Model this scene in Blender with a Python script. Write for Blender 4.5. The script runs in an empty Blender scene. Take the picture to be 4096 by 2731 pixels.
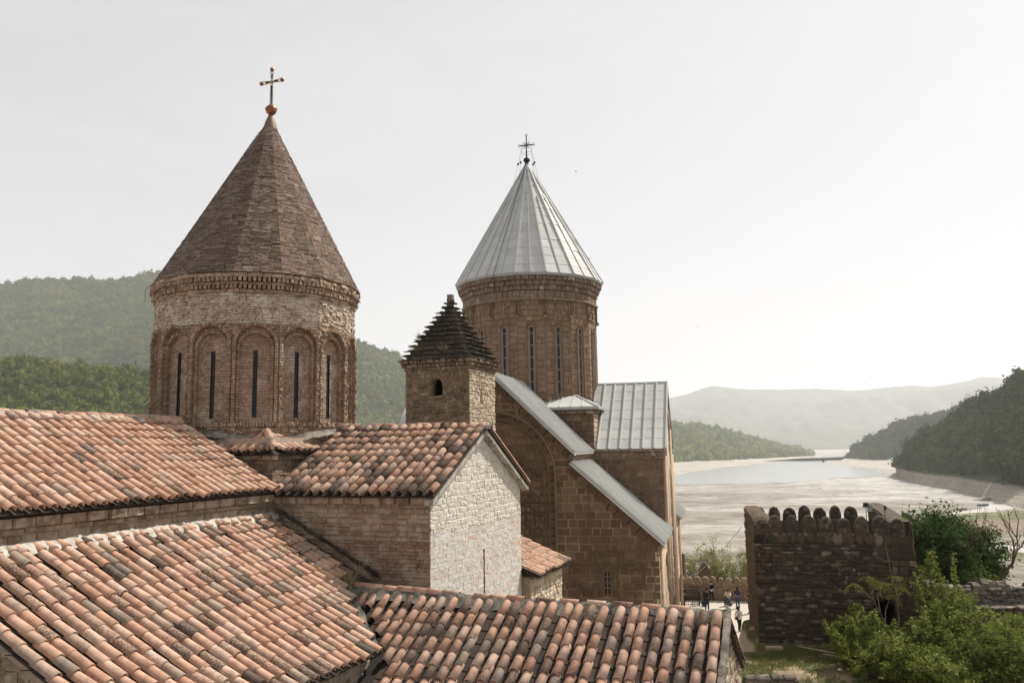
import bpy, bmesh, math, random
import numpy as np
from mathutils import Matrix, Vector
random.seed(7); RNG = np.random.default_rng(11)
S = bpy.context.scene
COL = S.collection

# ------------------------------------------------------------------ camera, sky, sun, exposure
CAM = np.array([0.0, 0.0, 13.3])
PITCH = math.radians(7.48); ROLL = 0.016
cf = np.array([0, math.cos(PITCH), math.sin(PITCH)]); cu = np.array([0, -math.sin(PITCH), math.cos(PITCH)]); cr = np.array([1.0, 0, 0])
cr2 = math.cos(ROLL)*cr - math.sin(ROLL)*cu; cu2 = math.sin(ROLL)*cr + math.cos(ROLL)*cu
camd = bpy.data.cameras.new('camera'); cam = bpy.data.objects.new('camera', camd); COL.objects.link(cam)
camd.sensor_width = 36; camd.lens = 28.74; camd.clip_start = 0.1; camd.clip_end = 30000
mw = Matrix(((cr2[0], cu2[0], -cf[0], CAM[0]), (cr2[1], cu2[1], -cf[1], CAM[1]), (cr2[2], cu2[2], -cf[2], CAM[2]), (0, 0, 0, 1)))
cam.matrix_world = mw
S.camera = cam

SUN_AZ = math.radians(55); SUN_EL = math.radians(51)
world = bpy.data.worlds.new('World'); S.world = world; world.use_nodes = True
wn = world.node_tree.nodes; wl = world.node_tree.links
bg = wn['Background']; bg.inputs['Strength'].default_value = 0.1
sky = wn.new('ShaderNodeTexSky'); sky.sky_type = 'NISHITA'; sky.sun_disc = False
sky.sun_elevation = SUN_EL; sky.sun_rotation = SUN_AZ
sky.altitude = 900; sky.air_density = 1.0; sky.dust_density = 4.0; sky.ozone_density = 1.0
hs = wn.new('ShaderNodeHueSaturation'); hs.inputs['Saturation'].default_value = 0.2
wl.new(sky.outputs[0], hs.inputs['Color']); mx = wn.new('ShaderNodeMix'); mx.data_type = 'RGBA'; mx.inputs[0].default_value = 0.6; mx.inputs[7].default_value = (6.2, 6.15, 6.2, 1)   # thin even cloud veil over the sky
tcw = wn.new('ShaderNodeTexCoord'); mpw = wn.new('ShaderNodeMapping'); mpw.inputs['Scale'].default_value = (1.6, 1.6, 5.0); mpw.inputs['Rotation'].default_value = (.25, .1, .4); nzw = wn.new('ShaderNodeTexNoise'); nzw.inputs['Scale'].default_value = 1.7; nzw.inputs['Detail'].default_value = 7; nzw.inputs['Roughness'].default_value = .6; nzw.inputs['Distortion'].default_value = .6
wl.new(tcw.outputs['Generated'], mpw.inputs['Vector']); wl.new(mpw.outputs[0], nzw.inputs['Vector'])
mrw = wn.new('ShaderNodeMapRange'); mrw.inputs[1].default_value = .3; mrw.inputs[2].default_value = .7; mrw.inputs[3].default_value = .5; mrw.inputs[4].default_value = .74; wl.new(nzw.outputs['Fac'], mrw.inputs[0]); wl.new(mrw.outputs[0], mx.inputs[0])
wl.new(hs.outputs[0], mx.inputs[6]); wl.new(mx.outputs[2], bg.inputs['Color'])
sd = bpy.data.lights.new('sun', 'SUN'); sd.energy = 5.0; sd.angle = math.radians(0.53); sd.color = (1.0, 0.93, 0.83)
so = bpy.data.objects.new('sun', sd); COL.objects.link(so)
sdir = Vector((math.sin(SUN_AZ)*math.cos(SUN_EL), math.cos(SUN_AZ)*math.cos(SUN_EL), math.sin(SUN_EL)))
so.rotation_euler = sdir.to_track_quat('Z', 'Y').to_euler(); so.location = (60, 60, 120)
S.view_settings.view_transform = 'Standard'; S.view_settings.look = 'None'
S.view_settings.gamma = 1; S.view_settings.use_curve_mapping = False
S.view_settings.exposure = 0.42
S.cycles.volume_bounces = 1; S.cycles.max_bounces = 6; S.cycles.diffuse_bounces = 3; S.cycles.transparent_max_bounces = 8

# ------------------------------------------------------------------ materials
class NB:
    def __init__(s, name):
        s.m = bpy.data.materials.new(name); s.m.use_nodes = True
        s.nt = s.m.node_tree; s.b = s.nt.nodes['Principled BSDF']; s._pos = None
        s.b.inputs['Specular IOR Level'].default_value = 0.25
    def n(s, t, **k):
        nd = s.nt.nodes.new('ShaderNode' + t)
        for a, v in k.items(): setattr(nd, a, v)
        return nd
    def l(s, a, b): s.nt.links.new(a, b)
    def put(s, sock, v):
        if hasattr(v, 'node'): s.l(v, sock)
        else: sock.default_value = v
    def pos(s):
        if s._pos is None: s._pos = s.n('NewGeometry')
        return s._pos.outputs['Position']
    def island(s):
        s.pos(); o = s.n('ObjectInfo')
        return s.math('FRACT', s.math('ADD', s._pos.outputs['Random Per Island'], o.outputs['Random']))
    def math(s, op, a, b=0.0, c=False):
        nd = s.n('Math', operation=op, use_clamp=c); s.put(nd.inputs[0], a); s.put(nd.inputs[1], b); return nd.outputs[0]
    def scalepos(s, v):
        nd = s.n('Mapping'); s.l(s.pos(), nd.inputs['Vector']); nd.inputs['Scale'].default_value = v; return nd.outputs[0]
    def noise(s, scale, detail=4, rough=.55, vec=None, dist=0):
        nd = s.n('TexNoise'); nd.inputs['Scale'].default_value = scale; nd.inputs['Detail'].default_value = detail
        nd.inputs['Roughness'].default_value = rough; nd.inputs['Distortion'].default_value = dist
        s.l(vec if vec is not None else s.pos(), nd.inputs['Vector']); return nd.outputs['Fac']
    def ramp(s, f, stops, interp='LINEAR'):
        nd = s.n('ValToRGB'); r = nd.color_ramp; r.interpolation = interp
        while len(r.elements) < len(stops): r.elements.new(0.5)
        for e, (p, c) in zip(r.elements, stops):
            e.position = p; e.color = (*c, 1) if len(c) == 3 else c
        s.l(f, nd.inputs[0]); return nd.outputs[0]
    def step(s, f, lo, hi):
        nd = s.n('MapRange', interpolation_type='SMOOTHSTEP'); s.put(nd.inputs[0], f)
        nd.inputs[1].default_value = lo; nd.inputs[2].default_value = hi; return nd.outputs[0]
    def mix(s, f, a, b, mode='MIX'):
        nd = s.n('Mix', data_type='RGBA', blend_type=mode); s.put(nd.inputs[0], f)
        for i, v in ((6, a), (7, b)):
            if hasattr(v, 'node'): s.l(v, nd.inputs[i])
            else: nd.inputs[i].default_value = (*v, 1)
        return nd.outputs[2]
    def bump(s, h, dist, strength=1.0):
        nd = s.n('Bump'); nd.inputs['Strength'].default_value = strength; nd.inputs['Distance'].default_value = dist
        s.l(h, nd.inputs['Height']); s.l(nd.outputs[0], s.b.inputs['Normal'])
    def out(s, col, rough=.9, metal=0.0):
        s.put(s.b.inputs['Base Color'], col if hasattr(col, 'node') else (*col, 1)); s.put(s.b.inputs['Roughness'], rough)
        s.b.inputs['Metallic'].default_value = metal; return s.m

def pal(cols): return [(i/max(1, len(cols)-1), c) for i, c in enumerate(cols)]

def masonry(name, cols, var=.35, vscale=6, patches=(), bump=(40, .006), rough=.92):
    """colour per piece, grain, then stain patches (scale, lo, hi, colour, amount)"""
    b = NB(name); c = b.ramp(b.island(), pal(cols))
    v = b.noise(vscale, 6, .65)
    c = b.mix(1.0, c, b.ramp(v, [(.25, (1-var,)*3), (.75, (1+var*.6,)*3)]), 'MULTIPLY')
    for sc, lo, hi, pc, am in patches:
        f = b.math('MULTIPLY', b.step(b.noise(sc, 5, .62), lo, hi), am); c = b.mix(f, c, pc)
    b.bump(b.noise(bump[0], 5, .7), bump[1]); return b.out(c, rough)

def flat(name, c, rough=.8, metal=0.0, var=.2, scale=8):
    b = NB(name); v = b.noise(scale, 5)
    return b.out(b.mix(1.0, c, b.ramp(v, [(.3, (1-var,)*3), (.7, (1+var*.5,)*3)]), 'MULTIPLY'), rough, metal)

def tilemat(name, dark, lichen):
    b = NB(name); r = b.island()
    c = b.ramp(r, [(0, (.46, .272, .185)), (.15, (.54, .355, .262)), (.30, (.415, .228, .15)), (.44, (.57, .41, .32)), (.56, (.49, .29, .195)), (.66, (.365, .195, .13)), (.78, (.51, .345, .262)), (1-dark-.10, (.45, .275, .19)), (1-dark-.04, (.37, .265, .20)), (1-dark*.45, (.29, .235, .19)), (1, (.17, .145, .125))])
    c = b.mix(.15, c, (.45, .29, .21)); big = b.noise(1.1, 3); fine = b.noise(38, 6, .8); mid = b.noise(7, 4)
    c = b.mix(1.0, c, b.ramp(mid, [(.28, (.62,)*3), (.5, (.98,)*3), (.72, (1.15,)*3)]), 'MULTIPLY')
    r2 = b.math('FRACT', b.math('MULTIPLY', r, 17.3))
    amt = b.math('ADD', b.math('MULTIPLY', b.math('POWER', r2, 2.5), .42), b.math('MULTIPLY', big, .22))
    f = b.step(b.math('ADD', fine, amt), 1.02-lichen, 1.14-lichen)
    c = b.mix(b.math('MULTIPLY', f, .88), c, (.055, .048, .04))
    f2 = b.step(b.noise(34, 4, .6), .66, .72); c = b.mix(b.math('MULTIPLY', f2, .45), c, (.58, .52, .44))
    b.bump(fine, .004); return b.out(c, .85)

M = {}
M['tile'] = tilemat('terracotta_tile', .05, .08)
M['tile_low'] = tilemat('terracotta_tile_weathered', .08, .15)
M['tile_mossy'] = tilemat('terracotta_tile_lichened', .10, .27)
M['pan'] = masonry('pan_tile_dirt_and_shade', [(.038, .03, .025), (.06, .044, .034), (.03, .026, .022)], .4, 9)  # dirty channel tiles, painted darker still for the shadow between tile columns
M['mortar'] = masonry('roof_mortar', [(.42, .38, .32), (.5, .46, .40)], .55, 7, [(2.5, .5, .62, (.10, .09, .075), .75), (14, .52, .66, (.13, .11, .09), .6)], (25, .03))
M['mortar_dark'] = masonry('roof_mortar_blackened', [(.19, .17, .14), (.26, .23, .19)], .6, 7, [(2.5, .45, .6, (.06, .055, .045), .85), (12, .55, .68, (.30, .27, .22), .6)], (25, .03))
M['flashing'] = masonry('grey_lime_flashing', [(.44, .41, .36), (.50, .47, .42)], .4, 7, [(5, .52, .66, (.20, .18, .15), .6)], (25, .02))
M['mortar_pale'] = masonry('pale_lime_mortar', [(.60, .56, .49), (.66, .62, .55)], .3, 7, [(5, .55, .7, (.25, .22, .18), .6)], (25, .02))
M['conebrick'] = masonry('cone_brick', [(0.122, 0.0828, 0.063), (0.167, 0.113, 0.0855), (0.216, 0.158, 0.126), (0.149, 0.104, 0.081), (0.104, 0.072, 0.0558), (0.261, 0.203, 0.162)], .5, 9, [(1.2, .5, .66, (.10, .075, .055), .65), (16, .57, .7, (.36, .29, .22), .55)], (50, .008))
M['drumbrick'] = masonry('drum_brick', [(0.286, 0.193, 0.131), (0.331, 0.232, 0.163), (0.381, 0.282, 0.208), (0.258, 0.172, 0.116), (0.327, 0.237, 0.172)], .45, 8, [(1.1, .52, .68, (.50, .41, .32), .6), (11, .56, .7, (.52, .44, .35), .55), (1.7, .55, .7, (.17, .11, .075), .55)], (45, .008))
M['drumupper'] = masonry('drum_brick_limed', [(0.34, 0.258, 0.189), (0.414, 0.327, 0.253), (0.469, 0.386, 0.313), (0.331, 0.23, 0.166), (0.396, 0.308, 0.239)], .45, 8, [(1.3, .46, .6, (.60, .53, .45), .7), (11, .5, .66, (.62, .55, .47), .6)], (45, .008))
M['bedmortar'] = masonry('bed_mortar', [(.36, .29, .22), (.40, .32, .25)], .4, 10, [], (40, .01))
M['wallbrick'] = masonry('transept_wall_brick', [(0.243, 0.149, 0.104), (0.288, 0.189, 0.135), (0.324, 0.239, 0.18), (0.211, 0.135, 0.0972), (0.306, 0.243, 0.189)], .45, 8, [(1.2, .5, .64, (.42, .33, .25), .75), (1.9, .58, .7, (.09, .07, .055), .8)], (45, .008))
M['wallrubble'] = masonry('smeared_wall_rubble', [(0.279, 0.203, 0.144), (0.324, 0.248, 0.184), (0.297, 0.207, 0.144), (0.36, 0.288, 0.225), (0.243, 0.18, 0.131)], .4, 6, [(3.2, .46, .60, (.42, .345, .27), .75), (1.5, .58, .7, (.13, .10, .075), .6)], (30, .02))
M['limed'] = masonry('limewashed_stone', [(0.516, 0.474, 0.418), (0.568, 0.535, 0.492), (0.499, 0.43, 0.353), (0.593, 0.562, 0.52), (0.533, 0.482, 0.427)], .25, 7, [(.8, .54, .68, (.43, .38, .31), .55), (3.5, .44, .56, (.56, .525, .455), .8), (2.0, .63, .72, (.34, .25, .16), .7), (10, .63, .72, (.30, .22, .15), .6)], (35, .012))
M['limedbrick'] = masonry('limewashed_brick', [(0.517, 0.506, 0.468), (0.55, 0.525, 0.488), (0.501, 0.379, 0.322), (0.568, 0.569, 0.546), (0.534, 0.452, 0.4), (0.559, 0.551, 0.517)], .28, 8, [(.8, .54, .68, (.43, .38, .31), .55), (9, .62, .74, (.38, .26, .18), .5)], (40, .008))
M['rubble'] = masonry('aisle_rubble', [(.24, .175, .125), (.31, .24, .175), (.35, .28, .215), (.19, .14, .10), (.28, .20, .14)], .45, 6, [(3.0, .47, .6, (.38, .31, .245), .75), (1.4, .58, .7, (.10, .08, .06), .7)], (30, .015))
M['rubblemortar'] = masonry('rubble_mortar', [(.40, .32, .24), (.36, .28, .2)], .4, 8, [], (30, .015))
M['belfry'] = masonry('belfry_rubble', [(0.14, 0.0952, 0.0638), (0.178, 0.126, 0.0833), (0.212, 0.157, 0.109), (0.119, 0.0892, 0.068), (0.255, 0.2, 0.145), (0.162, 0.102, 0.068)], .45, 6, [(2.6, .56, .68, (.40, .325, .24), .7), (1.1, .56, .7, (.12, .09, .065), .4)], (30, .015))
M['belfrymortar'] = masonry('belfry_mortar', [(0.28, 0.224, 0.161), (0.308, 0.252, 0.189)], .4, 8, [], (30, .02))
M['belfry_lit'] = masonry('belfry_sunlit_rubble', [(.45, .36, .26), (.52, .44, .33), (.40, .31, .22), (.55, .48, .38)], .35, 6, [], (30, .015))  # paler belfry stone for sun-facing walls, sunlight put into the colour
M['slate'] = masonry('dark_slate_slab', [(.075, .065, .055), (.10, .088, .074), (.06, .052, .045), (.12, .105, .088)], .5, 9, [(13, .56, .7, (.20, .18, .15), .5)], (30, .01))
M['slatestone'] = masonry('blackened_stone', [(.10, .085, .068), (.14, .115, .09), (.17, .14, .11), (.085, .07, .058)], .5, 8, [(10, .56, .7, (.26, .22, .17), .6)], (30, .015))
M['ashlar'] = masonry('brown_ashlar_shaded', [(0.127, 0.0804, 0.0508), (0.152, 0.0984, 0.064), (0.176, 0.119, 0.0795), (0.111, 0.0705, 0.0459), (0.143, 0.0918, 0.059), (0.205, 0.148, 0.102)], .35, 3, [(.32, .46, .62, (.10, .066, .044), .55), (.7, .54, .7, (.11, .073, .05), .5), (2.2, .58, .7, (.27, .20, .14), .45), (9, .58, .72, (.30, .22, .155), .35)], (25, .01))  # front stone darkened: the facade's shade is put into its colour
M['ashlarjoint'] = masonry('ashlar_joint', [(.27, .195, .13), (.31, .23, .155)], .35, 6, [(.5, .44, .58, (.16, .107, .07), .9)], (25, .012))
M['ashlardrum'] = masonry('drum_ashlar', [(0.202, 0.133, 0.086), (0.224, 0.15, 0.101), (0.245, 0.172, 0.119), (0.185, 0.12, 0.0774), (0.224, 0.155, 0.105)], .3, 3, [(.8, .55, .7, (.20, .14, .095), .5)], (25, .008))
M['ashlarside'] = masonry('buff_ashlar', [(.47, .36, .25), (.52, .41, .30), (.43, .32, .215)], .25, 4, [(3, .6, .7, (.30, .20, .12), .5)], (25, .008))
M['cornice'] = masonry('streaked_cornice', [(0.176, 0.123, 0.088), (0.22, 0.158, 0.114), (0.15, 0.11, 0.0792)], .45, 4, [(2.2, .56, .66, (.46, .39, .31), .75)], (25, .012))
M['metal'] = masonry('grey_sheet_metal', [(0.419, 0.42, 0.406), (0.471, 0.472, 0.455), (0.502, 0.503, 0.481), (0.44, 0.441, 0.426)], .14, 1.5, [(.5, .45, .7, (.33, .34, .34), .35)], (1.6, .018), .62)
M['metaldark'] = flat('metal_fascia', (.33, .34, .34), .5, .2)
M['glass'] = flat('dark_window_glass', (.012, .013, .015), .12)
M['iron'] = flat('black_iron', (.018, .017, .016), .55)
M['copper'] = flat('red_copper', (.30, .115, .065), .34, .85, .3, 14)
M['brass'] = flat('gilt_metal', (.30, .235, .12), .45, .7)
M['leadcap'] = flat('brown_cap', (.17, .115, .08), .6, .2)
M['forta'] = masonry('dark_fort_stone', [(.05, .037, .028), (.085, .06, .043), (.11, .08, .057), (.045, .036, .029), (.075, .05, .036), (.06, .05, .042), (.20, .165, .13), (.095, .07, .05), (.07, .052, .04), (.055, .044, .035)], .5, 6, [(.9, .55, .7, (.03, .026, .022), .6), (9, .6, .72, (.16, .13, .10), .4)], (30, .02))
M['fortmortar'] = masonry('fort_mortar', [(.07, .052, .038), (.10, .075, .054)], .5, 7, [], (25, .03))
M['fortside'] = masonry('fort_side_stone', [(.12, .085, .058), (.16, .115, .08), (.095, .07, .05)], .5, 6, [], (30, .02))
M['greystone'] = masonry('grey_field_stone', [(.15, .13, .105), (.20, .175, .145), (.12, .10, .08), (.27, .245, .21)], .5, 6, [(5, .5, .64, (.06, .05, .04), .7)], (30, .02))
M['wallstone'] = masonry('courtyard_wall_stone', [(.26, .18, .125), (.33, .245, .175), (.22, .155, .11)], .4, 6, [], (30, .015))
M['wood'] = flat('weathered_wood', (.45, .39, .31), .85, 0, .35, 12)
M['void'] = flat('interior_dark', (.012, .010, .009), .95)
M['bark'] = flat('brown_bark', (.10, .065, .042), .9, 0, .4, 12)
M['bark_pale'] = flat('pale_twig_bark', (.24, .19, .15), .9, 0, .3, 12)

def leafmat(name, cols, trans=.35, vary=None):
    m = bpy.data.materials.new(name); m.use_nodes = True; nt = m.node_tree; nt.nodes.remove(nt.nodes['Principled BSDF'])
    g = nt.nodes.new('ShaderNodeNewGeometry'); r = nt.nodes.new('ShaderNodeValToRGB'); r.color_ramp.interpolation = 'LINEAR'
    st = pal(cols)
    while len(r.color_ramp.elements) < len(st): r.color_ramp.elements.new(.5)
    for e, (p, c) in zip(r.color_ramp.elements, st): e.position = p; e.color = (*c, 1)
    nt.links.new(g.outputs['Random Per Island'], r.inputs[0])
    d = nt.nodes.new('ShaderNodeBsdfDiffuse'); t = nt.nodes.new('ShaderNodeBsdfTranslucent'); x = nt.nodes.new('ShaderNodeMixShader')
    x.inputs[0].default_value = trans
    co = r.outputs[0]
    for sc_ in vary or ():          # stands of lighter and darker trees
        nz = nt.nodes.new('ShaderNodeTexNoise'); nz.inputs['Scale'].default_value = sc_; nz.inputs['Detail'].default_value = 4; nt.links.new(g.outputs['Position'], nz.inputs['Vector'])
        rr = nt.nodes.new('ShaderNodeValToRGB'); rr.color_ramp.elements[0].position = .34; rr.color_ramp.elements[0].color = (.55, .62, .6, 1); rr.color_ramp.elements[1].position = .66; rr.color_ramp.elements[1].color = (1.25, 1.18, 1.1, 1); nt.links.new(nz.outputs['Fac'], rr.inputs[0])
        mm = nt.nodes.new('ShaderNodeMix'); mm.data_type = 'RGBA'; mm.blend_type = 'MULTIPLY'; mm.inputs[0].default_value = 1; nt.links.new(co, mm.inputs[6]); nt.links.new(rr.outputs[0], mm.inputs[7]); co = mm.outputs[2]
    for q in (d, t): nt.links.new(co, q.inputs[0])
    nt.links.new(d.outputs[0], x.inputs[1]); nt.links.new(t.outputs[0], x.inputs[2]); nt.links.new(x.outputs[0], nt.nodes['Material Output'].inputs['Surface'])
    return m
M['leaf_lime'] = leafmat('lime_leaf', [(0.134, 0.174, 0.0386), (0.216, 0.255, 0.0556), (0.0771, 0.109, 0.0309), (0.329, 0.348, 0.101)], .4)
M['leaf_mid'] = leafmat('green_leaf', [(.075, .10, .026), (.12, .145, .038), (.05, .07, .02)], .35)
M['leaf_dark'] = leafmat('deep_green_leaf', [(.045, .075, .026), (.07, .11, .038), (.03, .05, .018)], .3)
M['leaf_red'] = leafmat('bronze_young_leaf', [(0.144, 0.171, 0.036), (0.187, 0.153, 0.054), (0.13, 0.18, 0.0405)], .45)
M['leaf_willow'] = leafmat('spring_leaf', [(.18, .19, .055), (.24, .24, .07), (.13, .15, .045)], .4)
M['forest_near'] = leafmat('forest_crown', [(0.0306, 0.0527, 0.0136), (0.0467, 0.0748, 0.0204), (0.0723, 0.1, 0.0272), (0.0238, 0.0408, 0.0119)], .15, (.012, .06))
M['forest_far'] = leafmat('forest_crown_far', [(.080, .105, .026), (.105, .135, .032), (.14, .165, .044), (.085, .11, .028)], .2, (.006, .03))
M['forest_hazed'] = leafmat('forest_crown_hazed', [(.14, .17, .06), (.18, .21, .075), (.22, .25, .095)], .2, (.006, .03))  # paler crowns for the far hill: distance haze put into the leaf colour
M['grass'] = leafmat('grass_blade', [(.09, .11, .03), (.14, .15, .05), (.22, .19, .09), (.07, .095, .028)], .3)
M['straw'] = leafmat('dry_grass', [(.32, .25, .14), (.40, .32, .19), (.25, .19, .10)], .3)

# ------------------------------------------------------------------ mesh helpers
def mesh(name, V, F, smooth=None):
    V = np.asarray(V, dtype=np.float32); me = bpy.data.meshes.new(name)
    if isinstance(F, np.ndarray):
        nf, k = F.shape; me.vertices.add(len(V)); me.vertices.foreach_set('co', V.ravel())
        me.loops.add(nf*k); me.loops.foreach_set('vertex_index', F.astype(np.int32).ravel())
        me.polygons.add(nf); me.polygons.foreach_set('loop_start', np.arange(0, nf*k, k, dtype=np.int32))
        me.polygons.foreach_set('loop_total', np.full(nf, k, dtype=np.int32))
    else: me.from_pydata(V.tolist(), [], F)
    if smooth is not None:
        sm = np.full(len(me.polygons), bool(smooth)) if np.isscalar(smooth) else np.asarray(smooth, bool)
        me.polygons.foreach_set('use_smooth', sm)
    me.update(calc_edges=True); return me

def link(name, me, mat=None, parent=None):
    o = bpy.data.objects.new(name, me); COL.objects.link(o)
    if mat is not None and len(me.materials) == 0: me.materials.append(M[mat] if isinstance(mat, str) else mat)
    if parent is not None: o.parent = parent
    return o
def obj(name, V, F, mat, parent=None, smooth=False): return link(name, mesh(name, V, F, smooth), mat, parent)

def thing(name, label, cat, loc=(0, 0, 0), rz=0.0, group=None):
    o = bpy.data.objects.new(name, None); COL.objects.link(o); o.location = loc; o.rotation_euler = (0, 0, rz)
    o.empty_display_size = .2; return tag(o, label, cat, group)
def tag(o, label, cat, group=None):
    o['label'] = label; o['category'] = cat
    if group: o['group'] = group
    return o
def kind(o, k): o['kind'] = k; return o

class MB:
    def __init__(s): s.v = []; s.f = []
    def add(s, V, F):
        n = len(s.v); s.v += [tuple(map(float, p)) for p in V]; s.f += [[i+n for i in q] for q in F]; return s
    def box(s, x0, x1, y0, y1, z0, z1):
        return s.add([(x0, y0, z0), (x1, y0, z0), (x1, y1, z0), (x0, y1, z0), (x0, y0, z1), (x1, y0, z1), (x1, y1, z1), (x0, y1, z1)],
                     [(3, 2, 1, 0), (4, 5, 6, 7), (0, 1, 5, 4), (1, 2, 6, 5), (2, 3, 7, 6), (3, 0, 4, 7)])
    def obox(s, a, b, w, h, up=(0, 0, 1)):
        """bar from a to b, width w, height h"""
        a = np.array(a, float); b = np.array(b, float); d = b-a; d /= np.linalg.norm(d); up = np.array(up, float)
        x = np.cross(d, up); x /= max(1e-9, np.linalg.norm(x)); y = np.cross(x, d); P = []
        for c in (a, b):
            for i, j in ((-1, -1), (1, -1), (1, 1), (-1, 1)): P.append(c + x*i*w/2 + y*j*h/2)
        return s.add(P, [(3, 2, 1, 0), (4, 5, 6, 7), (0, 1, 5, 4), (1, 2, 6, 5), (2, 3, 7, 6), (3, 0, 4, 7)])
    def tube(s, pts, r, n=6, cap=True):
        pts = [np.array(p, float) for p in pts]; k = len(pts); r = [r]*k if np.isscalar(r) else r; V = []; F = []
        for i, p in enumerate(pts):
            d = pts[min(i+1, k-1)] - pts[max(i-1, 0)]; d /= max(1e-9, np.linalg.norm(d))
            x = np.cross(d, (0, 0, 1) if abs(d[2]) < .9 else (1, 0, 0)); x /= np.linalg.norm(x); y = np.cross(d, x)
            for j in range(n):
                t = 2*math.pi*j/n; V.append(p + (x*math.cos(t) + y*math.sin(t))*r[i])
        for i in range(k-1):
            for j in range(n): F.append((i*n+j, i*n+(j+1) % n, (i+1)*n+(j+1) % n, (i+1)*n+j))
        if cap: F += [tuple(range(n-1, -1, -1)), tuple(range((k-1)*n, k*n))]
        return s.add(V, F)
    def lathe(s, prof, n=16, c=(0, 0), ph=0.0):
        V = [(c[0]+r*math.cos(ph+2*math.pi*j/n), c[1]+r*math.sin(ph+2*math.pi*j/n), z) for r, z in prof for j in range(n)]
        F = [(i*n+j, i*n+(j+1) % n, (i+1)*n+(j+1) % n, (i+1)*n+j) for i in range(len(prof)-1) for j in range(n)]
        return s.add(V, F)
    def ball(s, c, r, n=10, m=7, sc=(1, 1, 1)):
        V = []; F = []
        for i in range(m+1):
            t = math.pi*i/m; rr = max(.02, math.sin(t))
            for j in range(n):
                p = 2*math.pi*j/n; V.append((c[0]+r*sc[0]*rr*math.cos(p), c[1]+r*sc[1]*rr*math.sin(p), c[2]-r*sc[2]*math.cos(t)))
        for i in range(m):
            for j in range(n): F.append((i*n+j, i*n+(j+1) % n, (i+1)*n+(j+1) % n, (i+1)*n+j))
        return s.add(V, F)
    def prism(s, poly, n, d0, d1, X, Y, Z0=(0, 0, 0)):
        """polygon (a,b) in axes X,Y extruded along n from d0 to d1"""
        X = np.array(X, float); Y = np.array(Y, float); n = np.array(n, float); Z0 = np.array(Z0, float); k = len(poly)
        V = [Z0 + X*a + Y*b + n*d for d in (d0, d1) for a, b in poly]
        return s.add(V, [tuple(range(k-1, -1, -1)), tuple(range(k, 2*k))] + [(i, (i+1) % k, k+(i+1) % k, k+i) for i in range(k)])
    def mk(s, name, mat, parent=None, smooth=False): return obj(name, s.v, s.f, mat, parent, smooth)

# ---- shared shapes of single pieces: x along the wall, y out of the wall (0..1), z up, unit size
def brick_shape(r, jit):
    V = np.array([(-.5, 0, -.5), (.5, 0, -.5), (.5, 0, .5), (-.5, 0, .5), (-.5, 1, -.5), (.5, 1, -.5), (.5, 1, .5), (-.5, 1, .5)], float)
    V[4:, 0] += r.uniform(-jit, jit, 4)*.25; V[4:, 2] += r.uniform(-jit, jit, 4); V[4:, 1] += r.uniform(-jit, jit, 4)*2
    F = np.array([(4, 7, 6, 5), (0, 4, 5, 1), (1, 5, 6, 2), (2, 6, 7, 3), (3, 7, 4, 0)]); return V, F[:, ::-1], [False]*5
def stone_shape(r, jit, bev=.16):
    o = [(-.5, -.5), (.5, -.5), (.5, .5), (-.5, .5)]; V = [(a, 0, b) for a, b in o]
    V += [(a + r.uniform(-jit, jit)*.4, .55 + r.uniform(-.1, .1), b + r.uniform(-jit, jit)*.6) for a, b in o]
    V += [(a*(1-2*bev) + r.uniform(-jit, jit)*.7, 1 + r.uniform(-jit, jit), b*(1-2*bev) + r.uniform(-jit, jit)*.7) for a, b in o]
    F = []
    for k in (0, 4):
        for i in range(4): F.append((k+i, k+(i+1) % 4, k+4+(i+1) % 4, k+4+i))
    F.append((8, 9, 10, 11)); return np.array(V), np.array(F), [False]*9
def round_stone(r, jit):
    """rounded field stone: octagonal outline"""
    k = 8; an = [2*math.pi*(i+.5)/k for i in range(k)]; V = []
    for d, s_ in ((0, .52), (.6, .55), (1, .34)):
        for i, t in enumerate(an):
            q = s_*(1 + r.uniform(-jit, jit))*min(1/abs(math.cos(t)+1e-9), 1/abs(math.sin(t)+1e-9), 1.22); V.append((math.cos(t)*q*1.0, d, math.sin(t)*q))
    F = [(a*k+i, a*k+(i+1) % k, (a+1)*k+(i+1) % k, (a+1)*k+i) for a in (0, 1) for i in range(k)]
    F += [(16, 17, 18, 19), (16, 19, 20, 23), (20, 21, 22, 23)]
    return np.array(V), np.array(F), [False]*len(F)
def tile_shape(r, wl=.205, wu=.165, L=.46, h=.085, n=6, th=.019, conv=True):
    V = []; rows = [(0, wl, 0), (L, wu, 0)]
    for y, w, z in rows:
        for i in range(n+1):
            t = math.pi*(1 - i/n); V.append((w/2*math.cos(t) + r.uniform(-.002, .002), y + r.uniform(-.004, .004), h*(w/wl)*math.sin(t)))
    for i in range(n+1):
        t = math.pi*(1 - i/n); V.append(((wl/2-th)*math.cos(t), 0, (h-th)*math.sin(t)))
    for i in range(n+1):
        t = math.pi*(1 - i/n); V.append(((wl/2-th)*math.cos(t), .16, (h-th)*math.sin(t)))
    m = n+1
    F = [(i, i+1, m+i+1, m+i) for i in range(n)] + [(2*m+i, 2*m+i+1, i+1, i) for i in range(n)] + [(3*m+i, 3*m+i+1, 2*m+i+1, 2*m+i) for i in range(n)]
    return np.array(V), np.array(F), [True]*n + [False]*n + [True]*n
_r = np.random.default_rng(5)
SH = {'brick': [brick_shape(_r, .07) for _ in range(8)], 'block': [stone_shape(_r, .03, .05) for _ in range(8)],
      'stone': [stone_shape(_r, .12, .15) for _ in range(14)], 'round': [round_stone(_r, .12) for _ in range(14)],
      'tile': [tile_shape(_r) for _ in range(8)]}
MESHC = {}
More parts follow.
